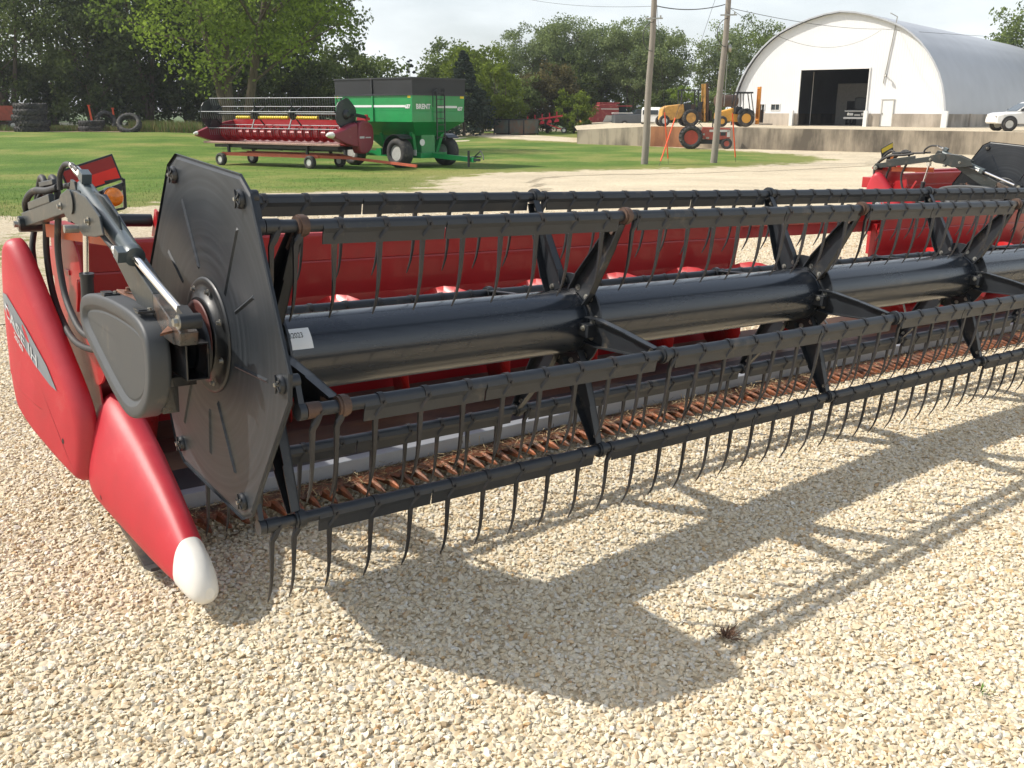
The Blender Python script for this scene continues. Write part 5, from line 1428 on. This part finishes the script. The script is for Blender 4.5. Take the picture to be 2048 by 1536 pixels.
# local +X = right-and-near end
m = MB()
m.beam((-3.3, -.75, .50), (2.2, -.75, .50), .12, .14); m.beam((-3.3, .75, .50), (2.2, .75, .50), .12, .14)
m.beam((2.1, -.75, .5), (3.3, 0, .45), .10, .12); m.beam((2.1, .75, .5), (3.3, 0, .45), .10, .12); m.beam((3.2, 0, .45), (6.6, 0, .22), .10, .10)
for x in (-3.2, -.3, 2.0): m.beam((x, -.8, .48), (x, .8, .48), .10, .12)
m.build('chassis', M['trailer_red'], tl)
m = MB()
for x in (-2.9, 1.6): m.beam((x, -.75, .55), (x, -.75, .95), .10, .10, up=(1, 0, 0)); m.beam((x, .75, .55), (x, .5, 1.0), .10, .10, up=(1, 0, 0)); m.beam((x, -.8, .95), (x, .7, 1.0), .1, .1)
m.build('cradle', M['black'], tl)
for x in (-3.2, 1.9):
    for y in (-.95, .95): wheel(tl, (x, y, .27), .27, .22, M['rim'], rimr=.5)
oh = empty('combine_header', 'older red header with yellow-banded reel carried on a low trailer on the lawn', 'combine header', tl.location + Vector((0, 0, .0)), YAW + TY)
m = MB(); L0, L1 = -4.1, 3.55
def trough(x): return [Vector((x, -.95, 1.02)), Vector((x, -.55, .98)), Vector((x, .2, 1.0)), Vector((x, .62, 1.15)), Vector((x, .80, 1.5)), Vector((x, .82, 1.95)), Vector((x, .88, 1.95)), Vector((x, .88, 1.2)), Vector((x, .66, .98)), Vector((x, .2, .90)), Vector((x, -.95, .96))]
m.loft([trough(L0), trough(L1)], 0, False); m.build('trough', M['red_metal'], oh)
m = MB(); m.box(((L0 + L1) / 2, -1.0, .99), (L1 - L0, .06, .10))
for i in range(60): m.box((L0 + .12 + i * .128, -1.09, .985), (.05, .14, .04))
m.build('cutter_bar', M['pale_strip'], oh)
m = MB(); m.box((-.3, -.15, .84), (7.0, 1.1, .12)); m.box((-.3, .35, .74), (5.6, .3, .14)); m.build('under_frame', M['black'], oh)
for x in (-2.4, -.9, .9, 2.4): 
    m = MB(); m.beam((x - .5, -.7, .92), (x + .35, .1, .72), .10, .14); m.build('under_brace', M['black'], oh)
m = MB(); m.cyl((L0, .1, 1.36), (L1, .1, 1.36), .17, n=20)
for i in range(int((L1 - L0) / .43 * 16)):
    q = []
    for j in (i, i + 1):
        x = L0 + .43 * j / 16; a = 2 * PI * j / 16
        for r in (.17, .31): q.append(Vector((x, .1 + math.cos(a) * r, 1.36 + math.sin(a) * r)))
    m.add([q[0], q[1], q[3], q[2]], [(0, 1, 2, 3)], 1)
m.build('auger', [M['red_metal'], M['red_metal']], oh, fix=False)
RC = Vector((0, -.45, 2.18)); RRr = .66
m = MB(); m.cyl((L0 + .1, RC.y, RC.z), (L1 - .15, RC.y, RC.z), .045, n=12); m.build('reel_shaft', M['black'], oh)
m = MB()
for a_, b_ in ((-2.6, -1.8), (-1.3, .4), (.85, 2.0)):
    m.cyl((a_, RC.y, RC.z - .14), (b_, RC.y, RC.z - .14), .055, n=12); 
    k = a_ + .05
    while k < b_: m.cyl((k, RC.y, RC.z - .14), (k + .06, RC.y, RC.z - .14), .068, n=12); k += .13
m.build('yellow_shaft_cover', M['yellow_decal'], oh)
for k in range(5):
    a = R(100 + 72 * k); by, bz = RC.y + math.cos(a) * RRr, RC.z + math.sin(a) * RRr
    m = MB(); m.cyl((L0 + .05, by, bz), (L1 - .1, by, bz), .017, n=8, mi=0)
    x = L0 + .12
    while x < L1 - .15:
        m.tube([(x, by, bz), (x - .01, by - .01, bz - .14), (x - .03, by + .05, bz - .30)], .0085, 4, 0); x += .13
    m.build('reel_bat', [M['bat_silver'], M['tine']], oh, fix=False)
for x in (L0 + .08, -1.45, .65, L1 - .2):
    m = MB()
    for k in range(5):
        a = R(100 + 72 * k); m.beam((x, RC.y, RC.z), (x, RC.y + math.cos(a) * RRr, RC.z + math.sin(a) * RRr), .03, .06, up=(1, 0, 0))
    m.lathe((x - .015, RC.y, RC.z), (1, 0, 0), [(0, .24), (.03, .24)], 16); m.build('reel_spider', M['black'], oh)
m = MB(); hexp = [(RC.y + .66 * math.cos(R(20 + 60 * k + d)), RC.z - .02 + .66 * math.sin(R(20 + 60 * k + d))) for k in range(6) for d in (-8, 8)]
m.plate([(L1 - .08, a, b) for a, b in hexp], (1, 0, 0), .03); m.lathe((L1 - .05, RC.y, RC.z), (1, 0, 0), [(0, .2), (.08, .18), (.1, .1)], 16); m.build('end_shield', M['black'], oh)
m = MB(); m.plate([(L0 - .02, a, b) for a, b in hexp], (1, 0, 0), .03); m.build('end_shield', M['black'], oh)
m = MB(); m.beam((L1 + .10, .75, 2.05), (L1 + .10, -.2, 2.15), .07, .10); m.beam((L1 + .14, .5, 2.12), (L1 + .14, -.1, 2.2), .06, .06); m.box((L1 + .08, .2, 1.75), (.12, .5, .4)); m.build('reel_arm', M['black'], oh)
M['maroon'] = mat('dark_red_panel', (.20, .014, .028), .45, .0, .1, 3, .02, 40, (.08, DUST), 4, .15)
m = MB(); x0 = L1 - .02
m.loft([[Vector((x0 - .05, y, zb)), Vector((x0 + .30, y, zb)), Vector((x0 + .30, y, zt - .05)), Vector((x0 + .2, y, zt)), Vector((x0 - .05, y, zt))] for y, zb, zt in ((-1.55, 1.28, 1.50), (-1.0, 1.08, 1.62), (-.45, .95, 1.80), (-.18, .92, 1.86))], 0, False)
m.build('crop_divider', M['maroon'], oh, .03)
m = MB(); m.loft([[Vector((x0 + .1 + w * math.cos(2 * PI * i / 10), y, 1.39 + h * math.sin(2 * PI * i / 10))) for i in range(10)] for y, w, h in ((-1.50, .19, .13), (-1.68, .16, .11), (-1.85, .05, .04))], 0, True); m.build('divider_nose', M['white'], oh)
m = MB(); po2 = smooth_outline([(-.17, .72), (-.17, 1.85), (.35, 1.95), (.78, 1.80), (.86, 1.4), (.80, .95), (.55, .68), (.1, .60)], 2)
pillow(m, po2, lambda y: x0 + .34, .38, .06, sgn=-1); m.build('side_panel', M['maroon'], oh)
m = MB(); m.box((x0 + .343, .05, 1.28), (.006, .30, .08)); m.box((x0 + .343, .45, 1.27), (.006, .35, .05)); m.build('panel_decal', M['silver'], oh)
m = MB(); m.loft([[Vector((L0 - .25, y, zb)), Vector((L0, y, zb)), Vector((L0, y, zt)), Vector((L0 - .2, y, zt))] for y, zb, zt in ((-1.3, 1.25, 1.42), (-.4, 1.0, 1.7), (.8, .9, 1.9))], 0, False); m.build('crop_divider', M['maroon'], oh)
m = MB(); m.loft([[Vector((L0 - .12 + w * math.cos(2 * PI * i / 10), y, 1.36 + h * math.sin(2 * PI * i / 10))) for i in range(10)] for y, w, h in ((-1.27, .12, .09), (-1.45, .04, .04))], 0, True); m.build('divider_nose', M['white'], oh)
m = MB(); m.box((-.5, 1.0, 2.0), (.5, .3, .25)); m.box((L1 - .1, .7, 2.0), (.5, .25, .12)); m.box((L1 + .1, .65, 2.1), (.10, .10, .16)); m.build('hydraulic_block', M['red'], oh)

# --- discarded tyres and orange posts at the left
def flat_tyre(loc, Rr, w, label, rot=(0, 0, 0), lugs=20, group='discarded tractor tyres'):
    m = MB(); h = w / 2; q = Rr * .62
    m.lathe((0, 0, 0), (0, 0, 1), [(-h * .7, q), (-h * 1.0, q * 1.1), (-h, Rr * .85), (-h * .7, Rr * .95), (h * .7, Rr * .95), (h, Rr * .85), (h, q * 1.1), (h * .7, q), (h * .3, q * 1.15), (0, q * 1.2), (-h * .3, q * 1.15), (-h * .7, q)], 32)
    m.f = m.f[:-2]; m.m = m.m[:-2]; m.s = m.s[:-2]
    for i in range(lugs):
        for sg in (-1, 1):
            a = 2 * PI * (i + (.5 if sg > 0 else 0)) / lugs; a2 = a + .2
            m.beam((math.cos(a) * Rr * .92, math.sin(a) * Rr * .92, sg * h * .95), (math.cos(a2) * Rr * .97, math.sin(a2) * Rr * .97, sg * h * .08), Rr * .07, Rr * .1, 0, up=(math.cos(a), math.sin(a), 0))
    o = m.build('tractor_tyre', M['tyre'], None, fix=False); o.location = loc; o.rotation_euler = rot
    return prop(o, label, 'tyre', group)
b0 = spot(62, 74)
names = ['lowest tyre of the tall stack at the far left', 'second tyre from the bottom of the tall stack at the left', 'middle tyre of the tall stack at the left', 'fourth tyre from the bottom of the tall stack at the left', 'top tyre of the tall stack at the far left']
for i in range(5):
    flat_tyre(b0 + Vector((.1 * math.sin(i * 2.1), .1 * math.cos(i * 3), .22 + i * .41)), 1.22 - .04 * (i > 2), .42, names[i], (0, 0, i))
b1 = spot(182, 75)
flat_tyre(b1 + Vector((0, 0, .22)), .98, .42, 'lower tyre of the low pair right of the tall stack')
flat_tyre(b1 + Vector((.05, .1, .64)), .95, .40, 'upper tyre of the low pair right of the tall stack')
b2 = spot(212, 78)
flat_tyre(b2 + Vector((0, 0, .75)), .85, .42, 'dark tyre leaning behind the low pair of tyres', (R(70), 0, YAW + R(50)))
b3 = spot(257, 74)
flat_tyre(b3 + Vector((0, 0, .62)), .92, .46, 'big lugged tractor tyre leaning toward the viewer, rightmost of the discarded tyres', (R(52), 0, YAW + R(10)))
def post(px, dep, h, lean, label):
    p = spot(px, dep); m = MB(); m.beam((0, 0, -.1), (lean, 0, h), .14, .10, up=(1, 0, 0)); m.box((lean, 0, h), (.2, .14, .06)); o = m.build('orange_post', M['guy'], None); o.location = p; o.rotation_euler = (0, 0, YAW); return prop(o, label, 'post', 'orange posts')
post(186, 77, 1.95, -.22, 'taller orange post rising behind the low pair of tyres'); post(229, 79, 1.75, -.05, 'shorter orange post rising behind the leaning tyre')
im = place('old_implement', 'faded red wagon body at the extreme left behind the tyre stack', 'wagon', 8, 77, R(10))
m = MB(); frus(m, -1.2, 1.2, -.8, .8, .8, -1.5, 1.5, -1, 1, 1.9); m.build('box', M['faded_red'], im); m = MB(); m.beam((-1.2, 0, .6), (1.4, 0, .6), .14, .2); m.build('frame', M['rust'], im)
for x in (-.9, .9):
    for y in (-.8, .8): wheel(im, (x, y, .4), .4, .2, M['rim'])

# ------------------------------------------------------------------ trees
def leaf_mat(name, c, tr=.35, var=.35):
    m, t, b = node_mat(name); N = t.nodes.new; L = t.links.new
    t.nodes.remove(b); out = [n for n in t.nodes if n.type == 'OUTPUT_MATERIAL'][0]
    at_ = N('ShaderNodeAttribute'); at_.attribute_name = 'tone'
    cr = N('ShaderNodeValToRGB'); e = cr.color_ramp
    e.elements[0].position = 0; e.elements[0].color = (c[0] * (1 - var), c[1] * (1 - var), c[2] * (1 - var * .6), 1)
    e.elements[1].position = 1; e.elements[1].color = (c[0] * (1 + var * 1.3), c[1] * (1 + var), c[2] * (1 + var * .5), 1)
    L(at_.outputs['Fac'], cr.inputs[0])
    df = N('ShaderNodeBsdfDiffuse'); tl_ = N('ShaderNodeBsdfTranslucent'); mxs = N('ShaderNodeMixShader'); mxs.inputs[0].default_value = tr
    L(cr.outputs[0], df.inputs['Color']); L(cr.outputs[0], tl_.inputs['Color']); L(df.outputs[0], mxs.inputs[1]); L(tl_.outputs[0], mxs.inputs[2])
    L(mxs.outputs[0], out.inputs['Surface'])
    return m
M['lf_maple'] = leaf_mat('maple_leaves', (.165, .245, .05), .45, .5)
M['lf_dark'] = leaf_mat('dark_leaves', (.085, .12, .045), .4, .5)
M['lf_mid'] = leaf_mat('mid_leaves', (.135, .19, .065), .4, .45)
M['lf_grey'] = leaf_mat('silvery_leaves', (.185, .245, .11), .4, .4)
M['lf_lime'] = leaf_mat('lime_leaves', (.15, .21, .035))
M['lf_spruce'] = leaf_mat('spruce_needles', (.060, .085, .060), .2)
M['lf_brown'] = leaf_mat('brown_green_leaves', (.11, .105, .05))
M['bark'] = mat('bark', (.12, .095, .07), .9, 0, .3, 4, .6, 20, (.3, (.05, .045, .035)), 3, 0, .3, .05, (3, 3, .6))
def tree(name, label, px, dep, H, Wd, leaf, seed, ls=.3, dens=1.0, trunk=.25, base=.12, shape='round', z=None, group='trees behind the yard', forks=3, clumps=60, perc=None, lean=0.0, nlimb=7, stems=None):
    rg = random.Random(seed); nr = np.random.RandomState(seed)
    p = spot(px, dep)
    if z is not None: p.z = z
    root = empty(name, label, 'tree' if name != 'shrub' else 'shrub', p, YAW + rg.uniform(-.4, .4) * 0, group)
    # trunk and limbs
    m = MB(); cl = []
    if shape == 'cone':
        m.loft([m.ring((0, 0, H * k / 6), (0, 0, 1), trunk * (1 - k / 6.3), 8) for k in range(7)], 0, True)
    else:
        nf = forks; tips = []
        for f in range(nf):
            a = 2 * PI * f / nf + rg.uniform(-.4, .4); sp = Wd * .16 * (0 if nf == 1 else 1)
            pts = []
            if stems: 
                ex, ey, bx = stems[f]
                pts = [Vector((bx + (ex - bx) * (k / 7) ** 1.15, ey * k / 7, H * .85 * k / 7)) for k in range(8)]
            for k in range(8 if not stems else 0):
                q = k / 7; pts.append(Vector((lean * H * q + math.cos(a) * sp * q ** .8 + rg.uniform(-.1, .1) * q * 2, math.sin(a) * sp * q ** .8, H * .85 * q)))
            m.tube(pts, [max(.02, trunk * (1.15 if k == 0 else 1) * (1 - k / 7.6) / (1 if nf == 1 else 1.25)) for k in range(8)], 9)
            for b_ in range(nlimb):
                q = rg.uniform(.25, .9); i = min(6, int(q * 7)); o_ = pts[i].lerp(pts[i + 1], q * 7 - i); aa = rg.uniform(0, 2 * PI); ll = Wd * rg.uniform(.22, .42) * (1.1 - q * .4)
                e = o_ + Vector((math.cos(aa) * ll, math.sin(aa) * ll, ll * rg.uniform(.3, .9))); md = (o_ + e) / 2 + Vector((0, 0, -ll * .06))
                m.tube([o_, md, e], [trunk * .32 * (1 - q * .6), trunk * .2 * (1 - q * .6), .02], 6); cl.append(e)
    m.build('trunk', M['bark'], root, fix=False)
    # crown
    C = []
    for i in range(clumps):
        if shape == 'cone':
            q = rg.uniform(0, 1) ** .8; r_ = Wd / 2 * (1 - q) * rg.uniform(.55, 1.0) + .1; a = rg.uniform(0, 2 * PI); C.append((Vector((math.cos(a) * r_, math.sin(a) * r_, H * (base + (1 - base) * q))), Wd * .10 * (1.15 - q)))
        else:
            while True:
                v = Vector((rg.uniform(-1, 1), rg.uniform(-1, 1), rg.uniform(-1, 1)))
                if .35 < v.length < 1: break
            if shape == 'vase': kx = .45 + .55 * ss(-1, .5, v.z)
            elif shape == 'bush': kx = 1.0
            else: kx = .75 + .25 * ss(-1, -.1, v.z)
            zz = H * (base + (1 - base) * (v.z * .5 + .5))
            C.append((Vector((lean * zz + v.x * Wd / 2 * kx, v.y * Wd / 2 * kx, zz)), Wd * rg.uniform(.07, .13)))
    if shape != 'cone':
        for e in cl: C.append((e, Wd * .09))
    per = perc or int(70 * dens); V = []; T = []
    nC = len(C)
    ctr = np.array([list(c) for c, r in C]); rad = np.array([r for c, r in C])
    n = nC * per
    idx = np.repeat(np.arange(nC), per)
    dv = nr.normal(0, .55, (n, 3)); dv[:, 2] *= .75; ln = np.linalg.norm(dv, axis=1); dv *= (np.minimum(ln, 1.05) / np.maximum(ln, 1e-6))[:, None]
    pos = ctr[idx] + dv * rad[idx][:, None]
    pos[:, 2] = np.maximum(pos[:, 2], .15)
    u = nr.normal(0, 1, (n, 3)); u /= np.linalg.norm(u, axis=1)[:, None]
    w = np.cross(u, nr.normal(0, 1, (n, 3))); w /= np.linalg.norm(w, axis=1)[:, None]
    s = ls * nr.uniform(.6, 1.3, n)[:, None]
    if shape == 'cone': u[:, 2] = -np.abs(u[:, 2]) * .4
    v4 = np.stack([pos - u * s * .5, pos + w * s * .32, pos + u * s * .5, pos - w * s * .32], 1).reshape(-1, 3)
    me = bpy.data.meshes.new('crown'); me.vertices.add(n * 4); me.vertices.foreach_set('co', v4.astype(np.float32).ravel())
    me.loops.add(n * 4); me.loops.foreach_set('vertex_index', np.arange(n * 4, dtype=np.int32)); me.polygons.add(n); me.polygons.foreach_set('loop_start', np.arange(0, n * 4, 4, dtype=np.int32)); me.polygons.foreach_set('loop_total', np.full(n, 4, dtype=np.int32)); me.update()
    ct = nr.uniform(0, 1, nC)[idx] * .6 + nr.uniform(0, .4, n)
    a = me.attributes.new('tone', 'FLOAT', 'FACE'); a.data.foreach_set('value', ct.astype(np.float32))
    me.materials.append(M[leaf]); o = bpy.data.objects.new('crown', me); COL.objects.link(o); o.parent = root
    return root
G1 = 'tall trees along the left edge of the lawn'
tree('maple_tree', 'bright green maple tree with a forked trunk behind the header trailer', 478, 60, 16.5, 14.0, 'lf_maple', 1, .25, 1, .42, .22, forks=3, clumps=120, perc=150, group=G1, lean=.0, nlimb=9, stems=[(-.6, .4, -.55), (3.6, -.6, .25), (-3.4, .2, -.45)])
tree('broadleaf_tree', 'dark tree at the far left edge above the tyre stack', 20, 84, 17, 13, 'lf_dark', 2, .34, 1, .3, .10, clumps=90, perc=80, group=G1)
tree('broadleaf_tree', 'dark tree above the low pair of tyres', 185, 88, 20, 13, 'lf_mid', 3, .34, 1, .3, .05, clumps=130, perc=120, group=G1)
tree('broadleaf_tree', 'shadowed tree behind the leaning tyre', 300, 86, 18, 12, 'lf_dark', 4, .38, 1, .3, .04, clumps=130, perc=120, group=G1)
tree('broadleaf_tree', 'dark tree close behind the left end of the header trailer', 420, 92, 20, 13, 'lf_dark', 5, .38, 1, .3, .04, clumps=130, perc=120, group=G1)
tree('broadleaf_tree', 'dark tree behind the gap between maple trunk and grain cart', 590, 90, 19, 12, 'lf_mid', 6, .38, 1, .3, .04, clumps=130, perc=120, group=G1)
tree('broadleaf_tree', 'lower dark tree rising behind the left part of the grain cart', 720, 100, 8.6, 10, 'lf_mid', 7, .36, 1, .3, .02, clumps=90, perc=110, group=G1)
tree('broadleaf_tree', 'tall dark tree filling the upper left corner', 110, 104, 24, 14, 'lf_mid', 8, .38, 1, .3, .10, clumps=80, perc=80, group=G1)
tree('broadleaf_tree', 'tall dark tree behind the bright maple', 520, 112, 25, 17, 'lf_dark', 9, .42, 1, .3, .02, clumps=130, perc=120, group=G1)
tree('spruce_tree', 'small dark spruce peeking above the cart left of centre', 822, 112, 8.0, 4.2, 'lf_spruce', 10, .3, 1, .14, .05, 'cone', clumps=60, perc=70)
tree('spruce_tree', 'tall dark blue-grey spruce just right of the grain cart', 928, 94, 7.6, 7.0, 'lf_spruce', 11, .34, 1, .16, .03, 'cone', clumps=170, perc=90)
tree('broadleaf_tree', 'rounded olive-green tree behind the dark spruce', 905, 118, 10.5, 9, 'lf_mid', 12, .36, 1, .25, .03, clumps=90, perc=100)
tree('broadleaf_tree', 'yellow-green rounded tree crown left of the silvery trees', 955, 112, 9.6, 8.5, 'lf_lime', 13, .34, 1, .25, .1, clumps=90, perc=90)
tree('broadleaf_tree', 'small pale green tree in the gap over the grain cart', 868, 135, 9.5, 4, 'lf_grey', 30, .34, 1, .2, .05, clumps=40, perc=70)
tree('broadleaf_tree', 'lime-green young tree right of the dark spruce', 998, 96, 6.6, 5.0, 'lf_lime', 14, .28, 1, .15, .03, clumps=60, perc=90)
for i, (px, dep, H, Wd, lab) in enumerate(((1060, 122, 12.2, 9.5, 'leftmost of the tall silvery trees in the centre'), (1130, 120, 13.2, 9, 'second tall silvery tree from the left in the centre'), (1190, 122, 12.4, 9, 'tall silvery tree above the red combine'), (1262, 118, 12.9, 9, 'tall silvery tree left of the paler utility pole'), (1318, 116, 11.6, 7.5, 'tall silvery tree right of the paler utility pole'))):
    tree('poplar_tree', lab, px, dep, H, Wd, 'lf_grey', 40 + i, .25, 1, .2, .20, 'vase', clumps=100, perc=150, forks=5, nlimb=9)
tree('broadleaf_tree', 'brownish shaded tree behind the plough', 1095, 104, 7.0, 6.5, 'lf_brown', 16, .3, 1, .2, .02, 'bush', clumps=80, perc=90)
tree('broadleaf_tree', 'dark green rounded tree right behind the plough', 1140, 116, 8.4, 7, 'lf_dark', 17, .3, 1, .2, .02, 'bush', clumps=90, perc=90)
tree('shrub', 'lime-green shrub right of the dumpster beside the combine', 1148, 101, 4.4, 4.2, 'lf_lime', 18, .24, 1, .1, .02, 'bush', clumps=50, perc=90)
tree('shrub', 'dark shrub directly behind the dumpster', 1035, 103, 5.2, 6.5, 'lf_mid', 19, .28, 1, .1, .02, 'bush', clumps=80, perc=90)
tree('shrub', 'dark shrub between the grain cart and the dumpster', 965, 100, 4.6, 5.5, 'lf_dark', 31, .28, 1, .1, .02, 'bush', clumps=70, perc=90)
tree('cypress_tree', 'pointed bright green conifer behind the combine', 1210, 122, 8.0, 5.4, 'lf_maple', 20, .26, 1, .12, .02, 'cone', clumps=90, perc=90)
tree('shrub', 'green shrub behind the cab of the combine', 1262, 120, 5.6, 5.5, 'lf_maple', 32, .26, 1, .1, .02, 'bush', clumps=50, perc=90)
tree('shrub', 'dark shrub left of the weathered forklift', 1318, 104, 4.5, 4.5, 'lf_dark', 33, .28, 1, .1, .02, 'bush', clumps=50, perc=90)
tree('shrub', 'low green shrub behind the cage of the weathered forklift', 1362, 110, 5.3, 4.0, 'lf_maple', 21, .24, 1, .1, .02, 'bush', clumps=40, perc=80)
tree('shrub', 'low shrub under the rusty tank', 1425, 108, 4.6, 4.5, 'lf_mid', 34, .26, 1, .1, .02, 'bush', clumps=40, perc=80)
tree('poplar_tree', 'silvery tree rising between right pole and shed', 1428, 122, 12.8, 7.5, 'lf_grey', 50, .25, 1, .2, .2, 'vase', clumps=85, perc=105, forks=4, nlimb=9)
tree('poplar_tree', 'greener tree touching the left curve of the shed roof', 1492, 126, 13.8, 9, 'lf_mid', 51, .26, 1, .2, .12, 'vase', clumps=95, perc=120, forks=4)
tree('broadleaf_tree', 'tree behind the shed roof at the upper right corner', 2085, 112, 14.6, 13, 'lf_mid', 52, .36, 1, .3, .15, clumps=110, perc=110)
SHL = ['dark shrub under the trees at the left edge, behind the wagon', 'dark shrub behind the tall tyre stack', 'dark shrub between the tyre stack and the orange posts', 'dark shrub just behind the taller orange post', 'dark shrub behind the leaning tyre', 'dark shrub behind the tall dry grass strip', 'dark shrub left of the maple trunk', 'dark shrub directly behind the maple trunk', 'dark shrub behind the middle of the trailered header']
for i in range(9):
    px = -66 + i * 88
    tree('shrub', SHL[i], px, 84 + (i % 3) * 3, 5.6 + (i % 4) * .6, 8.2, 'lf_dark', 60 + i, .34, 1, .1, .0, 'bush', clumps=45, perc=80, group='understorey shrubs under the left trees')
# tall dry grass below the trees
M['weedy'] = mat('tall_dry_grass', (.20, .17, .06), .9, 0, .5, .5)
m = MB(); rnd = random.Random(9)
for i in range(22000):
    px = rnd.uniform(-60, 400); dep = rnd.uniform(74.5, 82)
    p = spot(px, dep); h = rnd.uniform(.25, .95) * (1 if px > 260 else .55); a = rnd.uniform(0, PI); w = Vector((math.cos(a), math.sin(a), 0)) * .03
    m.add([p - w, p + w, p + Vector((rnd.gauss(0, .15), rnd.gauss(0, .15), h))], [(0, 1, 2)], 0 if rnd.random() < .6 else 1)
o = m.build('tall_grass', [M['weedy'], M['blade']], None, fix=False); o['kind'] = 'stuff'

# ------------------------------------------------------------------ the day's haze
hm = bpy.data.materials.new('haze'); hm.use_nodes = True
t = hm.node_tree; t.nodes.clear(); o_ = t.nodes.new('ShaderNodeOutputMaterial'); pv = t.nodes.new('ShaderNodeVolumePrincipled')
pv.inputs['Color'].default_value = (.90, .94, 1.0, 1); pv.inputs['Density'].default_value = .00032; pv.inputs['Anisotropy'].default_value = .3
t.links.new(pv.outputs[0], o_.inputs['Volume'])
m = MB(); m.box((60, 55, 13.5), (560, 560, 32)); o = m.build('haze', hm, None); o['kind'] = 'stuff'
